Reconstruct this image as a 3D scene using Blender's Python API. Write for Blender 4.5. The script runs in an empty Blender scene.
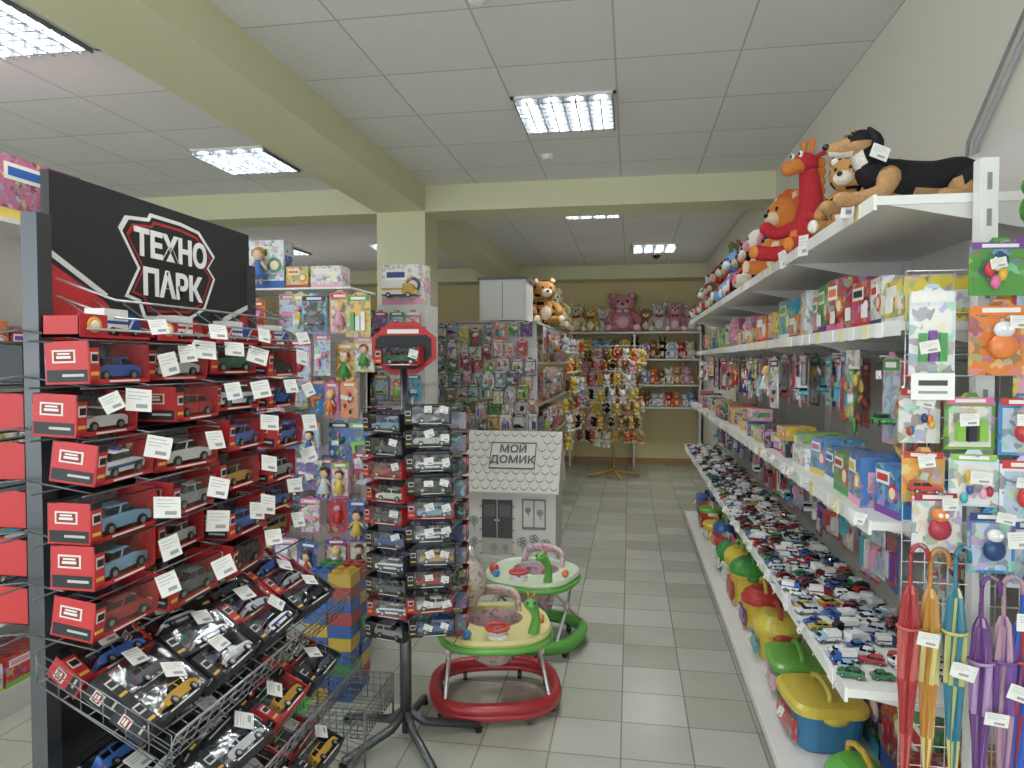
import bpy, math, random
from mathutils import Vector, Matrix
R=random.Random(11)
scene=bpy.context.scene
def lin(c):
    return c/12.92 if c<=0.04045 else ((c+0.055)/1.055)**2.4
_cc={}
def H(h):
    if not isinstance(h,str): return h
    if h not in _cc:
        s=h.lstrip('#'); c=tuple(lin(int(s[i:i+2],16)/255) for i in (0,2,4))
        l=.3*c[0]+.55*c[1]+.15*c[2]; _cc[h]=tuple((l+(x-l)*.9)*.94 for x in c)
    return _cc[h]
# ---------------------------------------------------------------- materials
def newmat(n):
    m=bpy.data.materials.new(n); m.use_nodes=True
    nt=m.node_tree; nt.nodes.clear()
    o=nt.nodes.new('ShaderNodeOutputMaterial'); b=nt.nodes.new('ShaderNodeBsdfPrincipled')
    nt.links.new(b.outputs[0],o.inputs[0]); return m,nt,b,o
def attr(nt):
    a=nt.nodes.new('ShaderNodeAttribute'); a.attribute_name='Col'; return a
MATS={}
LAMP=80
def mk(kind):
    m,nt,b,o=newmat('m_'+kind); N=nt.nodes; L=nt.links
    if kind in('card','plastic','gloss'):
        a=attr(nt); L.new(a.outputs['Color'],b.inputs['Base Color'])
        b.inputs['Roughness'].default_value={'card':.5,'plastic':.3,'gloss':.12}[kind]
    elif kind=='print':
        a=attr(nt); tc=N.new('ShaderNodeTexCoord')
        v=N.new('ShaderNodeTexVoronoi'); v.inputs['Scale'].default_value=48
        n=N.new('ShaderNodeTexNoise'); n.inputs['Scale'].default_value=45; n.inputs['Detail'].default_value=1
        L.new(tc.outputs['Object'],n.inputs['Vector'])
        va=N.new('ShaderNodeVectorMath'); va.operation='MULTIPLY_ADD'; va.inputs[1].default_value=(.03,.03,.03)
        L.new(n.outputs['Color'],va.inputs[0]); L.new(tc.outputs['Object'],va.inputs[2])
        L.new(va.outputs[0],v.inputs['Vector'])
        s=N.new('ShaderNodeSeparateColor'); L.new(v.outputs['Color'],s.inputs[0])
        r=N.new('ShaderNodeMapRange'); r.inputs['From Min'].default_value=.5; r.inputs['From Max'].default_value=.58
        r.inputs['To Max'].default_value=.6
        L.new(s.outputs[0],r.inputs['Value'])
        hs=N.new('ShaderNodeCombineColor'); hs.mode='HSV'
        L.new(s.outputs[1],hs.inputs[0]); hs.inputs[1].default_value=.6
        mv=N.new('ShaderNodeMath'); mv.operation='MULTIPLY'; mv.inputs[1].default_value=.8
        L.new(s.outputs[2],mv.inputs[0]); L.new(mv.outputs[0],hs.inputs[2])
        mx=N.new('ShaderNodeMix'); mx.data_type='RGBA'
        L.new(r.outputs[0],mx.inputs[0]); L.new(a.outputs['Color'],mx.inputs[6]); L.new(hs.outputs[0],mx.inputs[7])
        L.new(mx.outputs[2],b.inputs['Base Color']); b.inputs['Roughness'].default_value=.32
    elif kind=='plush':
        a=attr(nt); tc=N.new('ShaderNodeTexCoord'); n=N.new('ShaderNodeTexNoise'); n.inputs['Scale'].default_value=160
        n.inputs['Detail'].default_value=2
        L.new(tc.outputs['Object'],n.inputs['Vector'])
        mr=N.new('ShaderNodeMapRange'); mr.inputs['To Min'].default_value=.65; mr.inputs['To Max'].default_value=1.25
        L.new(n.outputs['Fac'],mr.inputs['Value'])
        vm=N.new('ShaderNodeVectorMath'); vm.operation='SCALE'
        L.new(a.outputs['Color'],vm.inputs[0]); L.new(mr.outputs[0],vm.inputs['Scale'])
        L.new(vm.outputs[0],b.inputs['Base Color']); b.inputs['Roughness'].default_value=.95
        b.inputs['Specular IOR Level'].default_value=.15
        bp=N.new('ShaderNodeBump'); bp.inputs['Strength'].default_value=.5; bp.inputs['Distance'].default_value=.006
        L.new(n.outputs['Fac'],bp.inputs['Height']); L.new(bp.outputs[0],b.inputs['Normal'])
    elif kind=='metal':
        a=attr(nt); L.new(a.outputs['Color'],b.inputs['Base Color'])
        b.inputs['Metallic'].default_value=.75; b.inputs['Roughness'].default_value=.38
    elif kind=='clear':
        t=N.new('ShaderNodeBsdfTransparent'); g=N.new('ShaderNodeBsdfGlossy'); g.inputs['Roughness'].default_value=.12
        tc=N.new('ShaderNodeTexCoord')
        n=N.new('ShaderNodeTexNoise'); n.inputs['Scale'].default_value=18; n.inputs['Detail'].default_value=1
        L.new(tc.outputs['Object'],n.inputs['Vector'])
        bp=N.new('ShaderNodeBump'); bp.inputs['Strength'].default_value=.5; bp.inputs['Distance'].default_value=.012
        L.new(n.outputs['Fac'],bp.inputs['Height']); L.new(bp.outputs[0],g.inputs['Normal'])
        mx=N.new('ShaderNodeMixShader'); mx.inputs[0].default_value=.14
        L.new(t.outputs[0],mx.inputs[1]); L.new(g.outputs[0],mx.inputs[2]); L.new(mx.outputs[0],o.inputs[0])
    elif kind=='emit':
        e=N.new('ShaderNodeEmission'); e.inputs['Color'].default_value=(.95,.985,1,1); e.inputs['Strength'].default_value=LAMP
        L.new(e.outputs[0],o.inputs[0])
    return m
def M(kind):
    if kind not in MATS: MATS[kind]=mk(kind)
    return MATS[kind]
def surf(name,base,rough=.7,noise=.06,scale=3,bump=0):
    m,nt,b,o=newmat(name); N=nt.nodes; L=nt.links
    tc=N.new('ShaderNodeTexCoord'); n=N.new('ShaderNodeTexNoise'); n.inputs['Scale'].default_value=scale; n.inputs['Detail'].default_value=5
    L.new(tc.outputs['Object'],n.inputs['Vector'])
    mx=N.new('ShaderNodeMix'); mx.data_type='RGBA'; c=H(base)
    mx.inputs[6].default_value=(*[x*(1-noise) for x in c],1); mx.inputs[7].default_value=(*[min(1,x*(1+noise)) for x in c],1)
    L.new(n.outputs['Fac'],mx.inputs[0]); L.new(mx.outputs[2],b.inputs['Base Color']); b.inputs['Roughness'].default_value=rough
    if bump:
        bp=N.new('ShaderNodeBump'); bp.inputs['Strength'].default_value=bump; bp.inputs['Distance'].default_value=.003
        n2=N.new('ShaderNodeTexNoise'); n2.inputs['Scale'].default_value=90; L.new(tc.outputs['Object'],n2.inputs['Vector'])
        L.new(n2.outputs['Fac'],bp.inputs['Height']); L.new(bp.outputs[0],b.inputs['Normal'])
    return m
def tiles(name,c1,c2,mort,size,mw,rough,off=(0,0),noise_scale=4,bump=.3):
    m,nt,b,o=newmat(name); N=nt.nodes; L=nt.links
    tc=N.new('ShaderNodeTexCoord'); mp=N.new('ShaderNodeMapping'); mp.inputs['Location'].default_value=(off[0],off[1],0)
    L.new(tc.outputs['Object'],mp.inputs[0])
    br=N.new('ShaderNodeTexBrick'); br.offset=0; br.squash=1
    br.inputs['Scale'].default_value=1; br.inputs['Brick Width'].default_value=size; br.inputs['Row Height'].default_value=size
    br.inputs['Mortar Size'].default_value=mw; br.inputs['Mortar Smooth'].default_value=.1
    br.inputs['Color1'].default_value=(*H(c1),1); br.inputs['Color2'].default_value=(*H(c2),1); br.inputs['Mortar'].default_value=(*H(mort),1)
    L.new(mp.outputs[0],br.inputs['Vector'])
    n=N.new('ShaderNodeTexNoise'); n.inputs['Scale'].default_value=noise_scale; n.inputs['Detail'].default_value=6
    L.new(tc.outputs['Object'],n.inputs['Vector'])
    mr=N.new('ShaderNodeMapRange'); mr.inputs['To Min'].default_value=.88; mr.inputs['To Max'].default_value=1.1; L.new(n.outputs['Fac'],mr.inputs['Value'])
    vm=N.new('ShaderNodeVectorMath'); vm.operation='SCALE'; L.new(br.outputs['Color'],vm.inputs[0]); L.new(mr.outputs[0],vm.inputs['Scale'])
    L.new(vm.outputs[0],b.inputs['Base Color']); b.inputs['Roughness'].default_value=rough
    bp=N.new('ShaderNodeBump'); bp.invert=True; bp.inputs['Strength'].default_value=bump; bp.inputs['Distance'].default_value=.003
    L.new(br.outputs['Fac'],bp.inputs['Height']); L.new(bp.outputs[0],b.inputs['Normal'])
    return m
# ---------------------------------------------------------------- mesh builder
def T(x=0,y=0,z=0,rz=0,rx=0,ry=0,s=1):
    return Matrix.Translation((x,y,z))@Matrix.Rotation(rz,4,'Z')@Matrix.Rotation(ry,4,'Y')@Matrix.Rotation(rx,4,'X')@Matrix.Scale(s,4)
class MB:
    def __init__(s): s.v=[];s.f=[];s.c=[];s.m=[];s.sm=[];s.T=Matrix();s.kinds=[]
    def add(s,vs,fs,col,kind='card',smooth=False):
        n=len(s.v); col0=col if callable(col) else H(col)
        if kind not in s.kinds: s.kinds.append(kind)
        ki=s.kinds.index(kind)
        for f in fs:
            s.f.append([i+n for i in f])
            if callable(col0):
                c=Vector((0,0,0))
                for i in f: c+=Vector(vs[i])
                s.c.append(H(col0(c/len(f))))
            else: s.c.append(col0)
            s.m.append(ki); s.sm.append(smooth)
        T_=s.T
        for v in vs: s.v.append(T_@Vector(v))
    def box(s,x0,x1,y0,y1,z0,z1,col,kind='card'):
        s.add([(x0,y0,z0),(x1,y0,z0),(x1,y1,z0),(x0,y1,z0),(x0,y0,z1),(x1,y0,z1),(x1,y1,z1),(x0,y1,z1)],
          [(0,3,2,1),(4,5,6,7),(0,1,5,4),(1,2,6,5),(2,3,7,6),(3,0,4,7)],col,kind)
    def quad(s,pts,col,kind='card'): s.add(pts,[tuple(range(len(pts)))],col,kind)
    def tube(s,pts,r,col,kind='metal',n=6,closed=False,caps=True,smooth=True,flat=1.0):
        P=[Vector(p) for p in pts]; k=len(P)
        rr=r if isinstance(r,(list,tuple)) else [r]*k
        vs=[];fs=[];prev=None
        for i,p in enumerate(P):
            if closed: d=(P[(i+1)%k]-P[i-1])
            else: d=(P[min(i+1,k-1)]-P[max(i-1,0)])
            if d.length<1e-9: d=Vector((0,0,1))
            d.normalize()
            if prev is None:
                up=Vector((0,0,1)) if abs(d.z)<.9 else Vector((1,0,0))
                a=d.cross(up).normalized()
            else:
                a=(prev-d*prev.dot(d))
                if a.length<1e-6: a=d.orthogonal()
                a.normalize()
            prev=a; b=d.cross(a)
            for j in range(n):
                t=2*math.pi*j/n
                vs.append(p+a*(math.cos(t)*rr[i])+b*(math.sin(t)*rr[i]*flat))
        m=k if closed else k-1
        for i in range(m):
            i2=(i+1)%k
            for j in range(n):
                fs.append((i*n+j,i*n+(j+1)%n,i2*n+(j+1)%n,i2*n+j))
        if caps and not closed:
            fs.append(tuple(range(n-1,-1,-1))); fs.append(tuple((k-1)*n+j for j in range(n)))
        s.add(vs,fs,col,kind,smooth)
    def rod(s,a,b,r,col,kind='metal',n=5): s.tube([a,b],r,col,kind,n)
    def cyl(s,c,r,h,col,kind='plastic',n=16,r2=None,axis='Z'):
        c=Vector(c); d={'X':Vector((1,0,0)),'Y':Vector((0,1,0)),'Z':Vector((0,0,1))}[axis]
        s.tube([c,c+d*h],[r,r if r2 is None else r2],col,kind,n,smooth=False)
    def ell(s,c,r,col,kind='plush',seg=12,rings=8,rot=None):
        if not isinstance(r,(tuple,list)): r=(r,r,r)
        vs=[(0,0,-1)];fs=[]
        for i in range(1,rings):
            ph=-math.pi/2+math.pi*i/rings
            for j in range(seg):
                t=2*math.pi*j/seg; vs.append((math.cos(ph)*math.cos(t),math.cos(ph)*math.sin(t),math.sin(ph)))
        vs.append((0,0,1)); top=len(vs)-1
        for j in range(seg): fs.append((0,1+(j+1)%seg,1+j))
        for i in range(rings-2):
            for j in range(seg):
                a=1+i*seg+j; b=1+i*seg+(j+1)%seg; fs.append((a,b,b+seg,a+seg))
        o=1+(rings-2)*seg
        for j in range(seg): fs.append((o+j,o+(j+1)%seg,top))
        Q=Matrix.Translation(c)@(rot if rot else Matrix())@Matrix.Diagonal((r[0],r[1],r[2],1))
        s.add([Q@Vector(v) for v in vs],fs,col,kind,True)
    def limb(s,pts,rad,col,kind='plush',n=10,sub=4,flat=1.0):
        P=[Vector(p) for p in pts];k=len(P);out=[];rr=[]
        for i in range(k-1):
            p0=P[max(i-1,0)];p1=P[i];p2=P[i+1];p3=P[min(i+2,k-1)]
            for q in range(sub):
                t=q/sub
                out.append(.5*((2*p1)+(p2-p0)*t+(2*p0-5*p1+4*p2-p3)*t*t+(3*p1-p0-3*p2+p3)*t**3))
                u=t*t*(3-2*t); rr.append(rad[i]*(1-u)+rad[i+1]*u)
        out.append(P[-1]); rr.append(rad[-1])
        d0=(out[0]-out[1]).normalized(); d1=(out[-1]-out[-2]).normalized()
        pre=[(out[0]+d0*rr[0]*math.sin(a),rr[0]*math.cos(a)) for a in (1.5,1.0,.5)]
        post=[(out[-1]+d1*rr[-1]*math.sin(a),rr[-1]*math.cos(a)) for a in (.5,1.0,1.5)]
        pp=[x[0] for x in pre]+out+[x[0] for x in post]; r2=[x[1] for x in pre]+rr+[x[1] for x in post]
        s.tube(pp,r2,col,kind,n,flat=flat)
    def loft(s,rings,col,kind='plastic',e=4,n=24,cap=True,cx=0,cy=0):
        vs=[];fs=[]
        for z,rx,ry in rings:
            for j in range(n):
                t=2*math.pi*j/n;c=math.cos(t);q=math.sin(t)
                vs.append((cx+rx*math.copysign(abs(c)**(2/e),c),cy+ry*math.copysign(abs(q)**(2/e),q),z))
        for i in range(len(rings)-1):
            for j in range(n): fs.append((i*n+j,i*n+(j+1)%n,(i+1)*n+(j+1)%n,(i+1)*n+j))
        if cap:
            fs.append(tuple(range(n-1,-1,-1))); fs.append(tuple((len(rings)-1)*n+j for j in range(n)))
        s.add(vs,fs,col,kind,False)
    def prism(s,poly,y0,y1,col,kind='plastic',bev=0):
        n=len(poly); vs=[(p[0],y0,p[1]) for p in poly]+[(p[0],y1,p[1]) for p in poly]
        fs=[tuple(range(n-1,-1,-1)),tuple(range(n,2*n))]+[(i,(i+1)%n,n+(i+1)%n,n+i) for i in range(n)]
        s.add(vs,fs,col,kind)
    def grid(s,o,u,v,nu,nv,r,col='#9a9c9e'):
        o=Vector(o);u=Vector(u);v=Vector(v)
        for i in range(nu+1): s.rod(o+u*(i/nu),o+u*(i/nu)+v,r,col,'metal',4)
        for i in range(nv+1): s.rod(o+v*(i/nv),o+v*(i/nv)+u,r,col,'metal',4)
    def build(s,name,parent=None,bevel=0):
        me=bpy.data.meshes.new(name); me.from_pydata([tuple(v) for v in s.v],[],s.f)
        me.polygons.foreach_set('material_index',s.m); me.polygons.foreach_set('use_smooth',s.sm)
        a=me.color_attributes.new('Col','FLOAT_COLOR','CORNER'); buf=[]
        for f,c in zip(s.f,s.c): buf.extend((c[0],c[1],c[2],1.0)*len(f))
        a.data.foreach_set('color',buf)
        for k in s.kinds: me.materials.append(M(k))
        me.update(); ob=bpy.data.objects.new(name,me); scene.collection.objects.link(ob)
        if parent: ob.parent=parent
        return ob
def simplebox(name,x0,x1,y0,y1,z0,z1,mat):
    mb=MB(); mb.box(x0,x1,y0,y1,z0,z1,'#ffffff'); ob=mb.build(name); ob.data.materials.clear(); ob.data.materials.append(mat); return ob
def text(name,body,Mx,size,col,parent=None,ext=.001,offset=0.0,kind='card'):
    c=bpy.data.curves.new(name,'FONT'); c.body=body; c.size=size; c.extrude=ext; c.offset=offset; c.align_x='CENTER'; c.align_y='CENTER'
    m=bpy.data.materials.get('ink'+col)
    if not m:
        m,nt,b,o=newmat('ink'+col); b.inputs['Base Color'].default_value=(*H(col),1); b.inputs['Roughness'].default_value=.5
    c.materials.append(m); o=bpy.data.objects.new(name,c); scene.collection.objects.link(o); o.matrix_world=Mx
    if parent: o.parent=parent
    return o
def axes(x,y,z,loc):
    return Matrix((( x[0],y[0],z[0],loc[0]),(x[1],y[1],z[1],loc[1]),(x[2],y[2],z[2],loc[2]),(0,0,0,1)))
PAL=['#d8262b','#e8b81a','#2b62b8','#3aa045','#e56aa0','#f0efe8','#7b3fa0','#ef7d22','#35b0c8','#b01f3a','#e6c84a','#1f3f7a','#8cc63f','#f2a7c4','#c8302a','#dfe6f0','#2a2c36','#f0efe8']
CARC=['#c9ced4','#c9ced4','#2a2d33','#b3171b','#c8982a','#2a56a8','#e6e6e2','#5a6068','#2f6a48','#79a7c8','#a6a8ac','#3f6ec0','#dcdcd8']
# ---------------------------------------------------------------- room
cream=surf('paint_cream','#efedde',.75,.02,2,.15)
yel=surf('paint_yellow','#e5e3b8',.7,.03,2,.15)
yel2=surf('paint_backwall','#eadb9e',.7,.03,2,.1)
floorm=tiles('floor_tiles','#c2c2b6','#a8aa98','#85857a',.3,.0035,.2,(.03,.1))
ceilm=tiles('ceiling_tiles','#f3f3f1','#ededea','#c4c4c0',.6,.005,.85,(.08,.05),60,.3)
XW=1.12; YB=11.5; ZC=3.15
simplebox('floor',-6.5,XW,-2.5,YB,-.1,0,floorm)
simplebox('ceiling',-6.5,XW,-2.5,YB,ZC,ZC+.1,ceilm)
simplebox('wall_right',XW,XW+.15,-2.5,YB,0,ZC,cream)
simplebox('wall_left',-6.65,-6.5,-2.5,YB,0,ZC,cream)
simplebox('wall_back',-6.5,XW,YB,YB+.15,0,ZC,yel2)
simplebox('wall_front',-6.5,XW,-2.65,-2.5,0,.7,cream)
simplebox('trim_7',-6.5,XW,-2.65,-2.5,2.85,ZC,cream)
mb=MB()
for i in range(6):
    x=-6.5+i*(XW+6.5-.08)/5; mb.box(x,x+.08,-2.62,-2.54,.7,2.85,'#efefec','plastic')
mb.box(-6.5,XW,-2.62,-2.54,.7,.76,'#efefec','plastic'); mb.box(-6.5,XW,-2.62,-2.54,2.79,2.85,'#efefec','plastic'); mb.build('added_window_1')  # unseen shopfront window, added so sky light fills in from behind the camera
simplebox('trim_1',-2.16,-1.73,-2.5,5.8,2.935,ZC,yel)
simplebox('trim_2',-6.5,XW,5.8,6.2,2.93,ZC,yel)
simplebox('trim_3',-2.16,-1.73,6.2,YB-.5,2.935,ZC,yel)
simplebox('trim_4',-6.5,XW,YB-.5,YB,2.94,ZC,yel)
simplebox('trim_5',-2.16,-1.73,5.8,6.2,0,2.93,yel)
simplebox('trim_6',-2.16,-1.73,11.0,YB,0,2.94,yel)
simplebox('baseboard_back',-1.7,XW,YB-.02,YB,0,.1,surf('bb','#b98d5a',.5))
def lamp(x,y):
    mb=MB(); mb.T=T(x,y,ZC)
    w=.297
    for a in(-1,1):
        mb.box(min(a*w,a*(w-.02)),max(a*w,a*(w-.02)),-w,w,-.014,.0,'#eeeeea','plastic')
        mb.box(-w,w,min(a*w,a*(w-.02)),max(a*w,a*(w-.02)),-.014,.0,'#eeeeea','plastic')
    for i in range(4):
        cx=-.207+i*.138
        mb.quad([(cx-.02,-.27,-.002),(cx-.02,.27,-.002),(cx+.02,.27,-.002),(cx+.02,-.27,-.002)],'#ffffff','emit')
    for i in range(8):
        yy=-.245+i*.07
        mb.box(-.275,.275,yy-.004,yy+.004,-.034,-.004,'#6d7278','card')
    for i in range(9):
        xx=-.276+i*.069
        mb.box(xx-.004,xx+.004,-.275,.275,-.036,-.004,'#6d7278','card')
    mb.build('ceiling_lamp')
for p in [(-.38,4.25),(-2.8,2.72),(-2.8,4.84),(.3,9.4),(-.38,1.8),(-.38,-.6),(-2.8,.3),(-4.6,2.7),(-4.6,8.8),(-3.0,8.8),(-.38,7.0)]: lamp(*p)  # lamps out of view are extra fixtures, added to give front fill
mb=MB()
mb.T=T(-.62,2.85,ZC); mb.loft([(-.035,.02,.02),(-.03,.035,.035),(0,.05,.05)],'#f0f0ee',e=2)
mb.build('smoke_detector')
mb=MB(); mb.T=T(-.6,5.1,ZC); mb.loft([(-.035,.02,.02),(-.03,.035,.035),(0,.05,.05)],'#f0f0ee',e=2); mb.build('smoke_detector')
mb=MB(); mb.T=T(.35,9.9,ZC); mb.loft([(-.03,.07,.07),(0,.075,.075)],'#e8e8e8',e=2); mb.ell((0,0,-.03),(.055,.055,.05),'#111214','gloss'); mb.build('dome_camera')
mb=MB()
mb.tube([(1.1,1.5,3.1),(1.1,2.05,2.72),(1.1,2.5,2.36),(1.1,2.55,2.1)],.009,'#a9abae','plastic',8)
mb.tube([(1.1,1.58,3.12),(1.1,2.12,2.74),(1.1,2.56,2.38),(1.1,2.6,2.1)],.006,'#8f9296','plastic',8)
mb.build('cable_conduit')
# ---------------------------------------------------------------- product generators
def toycar(mb,Mx,L,col,kind=0):
    old=mb.T; mb.T=old@Mx@Matrix.Scale(L,4); w=.2
    col=H(col)
    if kind==0:
        mb.prism([(-.5,.07),(-.5,.19),(-.42,.235),(-.3,.245),(.2,.245),(.42,.205),(.5,.16),(.5,.07)],-w,w,col,'gloss')
        mb.prism([(-.36,.24),(-.25,.35),(.06,.36),(.22,.24)],-w*.85,w*.85,'#15181d','gloss')
        mb.prism([(-.27,.345),(-.24,.365),(.05,.372),(.09,.35)],-w*.87,w*.87,col,'gloss')
        mb.prism([(-.1,.24),(-.07,.35),(-.04,.35),(-.06,.24)],-w*.88,w*.88,col,'gloss')
    elif kind==1:
        mb.prism([(-.5,.09),(-.5,.25),(.2,.26),(.46,.23),(.5,.19),(.5,.09)],-w,w,col,'gloss')
        mb.prism([(-.46,.25),(-.40,.37),(.06,.38),(.2,.26)],-w*.92,w*.92,'#1a1d22','gloss')
        mb.prism([(-.42,.36),(-.39,.395),(.05,.4),(.09,.37)],-w*.95,w*.95,col,'gloss')
        for x in(-.46,-.2): mb.prism([(x,.25),(x+.04,.38),(x+.07,.38),(x+.04,.25)],-w*.95,w*.95,col,'gloss')
    elif kind==3:
        # police sedan
        mb.prism([(-.5,.07),(-.5,.19),(-.42,.235),(-.3,.245),(.2,.245),(.42,.205),(.5,.16),(.5,.07)],-w,w,'#f0f0ee','gloss')
        mb.box(-.45,.45,-w*1.01,w*1.01,.13,.18,'#2a56a8','gloss')
        mb.prism([(-.36,.24),(-.25,.35),(.06,.36),(.22,.24)],-w*.85,w*.85,'#15181d','gloss')
        mb.prism([(-.27,.345),(-.24,.365),(.05,.372),(.09,.35)],-w*.87,w*.87,'#f0f0ee','gloss')
        mb.box(-.12,-.06,-w*.7,0,.37,.41,'#2040c0','gloss'); mb.box(-.12,-.06,0,w*.7,.37,.41,'#c02020','gloss')
    else:
        mb.prism([(-.5,.1),(-.5,.5),(.12,.5),(.12,.1)],-w*1.05,w*1.05,'#e9e9e4','plastic')
        mb.prism([(.14,.1),(.14,.42),(.34,.42),(.48,.25),(.5,.1)],-w,w,col,'gloss')
        mb.prism([(.32,.40),(.36,.40),(.47,.27),(.43,.27)],-w*.9,w*.9,'#15181d','gloss')
        mb.box(-.5,.12,-w*1.06,w*1.06,.22,.28,col,'gloss')
    mb.box(-.515,.515,-w*.92,w*.92,.07,.1,'#1b1c1f','plastic')
    for sy in(-1,1):
        mb.box(.47,.508,sy*w*.75-.035,sy*w*.75+.035,.14,.18,'#e8e8da','gloss'); mb.box(-.508,-.48,sy*w*.8-.03,sy*w*.8+.03,.16,.2,'#a01515','gloss')
    for sx in(-.3,.3):
        for sy in(-1,1):
            mb.cyl((sx,sy*w-(.0 if sy>0 else .03),.08),.085,.03,'#111111','plastic',9,axis='Y')
            mb.cyl((sx,sy*(w+.03)-(.0 if sy>0 else .005),.08),.048,.005,'#b8babd','metal',6,axis='Y')
    mb.T=old
def carbox(mb,Mx,L=.22,Hh=.088,D=.1,red='#c4161d',cs=.8):
    old=mb.T; mb.T=old@Mx; h=L/2; t=.002
    mb.box(-h,h,0,D,0,t,red); mb.box(-h,h,D-t,D,0,Hh,R.choice(['#4a5c80','#6b7480','#8a8f98','#3a4a6c','#2c3038']),'print'); mb.box(-h,h,D*.8,D,Hh-t,Hh,'#17181c')
    mb.box(-h,-h+t,0,D,0,Hh,red); mb.box(h-t,h,0,D,0,Hh,red)
    mb.box(-h-.0008,-h,D*.3,D*.82,Hh*.5,Hh*.8,'#dcd6cc'); mb.box(-h-.0012,-h,D*.34,D*.78,Hh*.54,Hh*.76,'#8c1015'); mb.box(-h-.0016,-h,D*.4,D*.72,Hh*.6,Hh*.66,'#e2ded6'); mb.box(-h-.0016,-h,D*.42,D*.7,Hh*.69,Hh*.73,'#e2ded6')
    mb.box(-h-.001,-h,D*.05,D*.95,Hh*.06,Hh*.34,'#18181b'); mb.box(-h-.0014,-h,D*.12,D*.6,Hh*.18,Hh*.24,'#b9b6b0')
    mb.box(-h,h,-.001,t,0,Hh*.1,red); mb.box(-h,-h+L*.15,-.001,t,0,Hh,red); mb.box(h-L*.03,h,-.001,t,0,Hh,red)
    mb.box(-h,-h+L*.15,-.0015,t,Hh*.84,Hh,'#1a1a1d'); mb.box(-h,h,-.001,t,Hh*.96,Hh,'#1a1a1d')
    mb.box(-h+L*.02,-h+L*.13,-.002,0,Hh*.48,Hh*.74,'#d8d3ca'); mb.box(-h+L*.03,-h+L*.12,-.003,0,Hh*.53,Hh*.69,'#1b1b1e'); mb.box(-h+L*.02,-h+L*.13,-.002,0,Hh*.2,Hh*.28,'#e0b020')
    mb.box(-h+L*.3,h-L*.2,-.002,0,Hh*.03,Hh*.07,'#f0eee8')
    mb.quad([(-h+L*.15,.0,Hh*.1),(h-L*.03,.0,Hh*.1),(h-L*.03,.0,Hh*.95),(-h+L*.15,.0,Hh*.95)],'#ffffff','clear')
    toycar(mb,T(L*.07,D*.42,Hh*.06,rz=R.choice([0,math.pi])+R.uniform(-.12,.12)),L*cs*R.uniform(.88,1),R.choice(CARC),R.choice([0,0,0,0,3,1,1]))
    mb.T=old
def tag(mb,Mx,w=.06,h=.045,col=None):
    old=mb.T; mb.T=old@Mx@Matrix.Rotation(R.uniform(-.35,.35),4,'Y'); w*=R.uniform(.8,1.05); h*=R.uniform(.85,1.1)
    mb.box(-w/2,w/2,-.0006,.0006,-h,0,col or R.choice(['#f4f3ee','#ecebe4','#f0efe9']))
    for q,a,b in((.14,-.4,.25),(.3,-.4,.38),(.44,-.4,.1)): mb.box(w*a,w*b,-.001,-.0004,-h*q-h*.04,-h*q,'#c2c2c0')
    mb.box(-w*.1,w*.34,-.001,-.0004,-h*.85,-h*.68,'#9d9da0')
    mb.T=old
def figure(mb,c1,c2,skin='#f0c8a0'):
    mb.ell((0,0,.8),(.16,.13,.17),skin,'plastic',8,6); mb.ell((0,.04,.86),(.19,.14,.17),c2,'plastic',8,6)
    mb.tube([(0,0,.66),(0,0,.45),(0,0,.15)],[.08,.13,.25],c1,'plastic',8)
    for s in(-1,1):
        mb.tube([(s*.1,0,.6),(s*.26,-.02,.4)],[.045,.035],skin,'plastic',6); mb.tube([(s*.08,0,.2),(s*.08,0,0)],.045,skin,'plastic',6)
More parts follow.
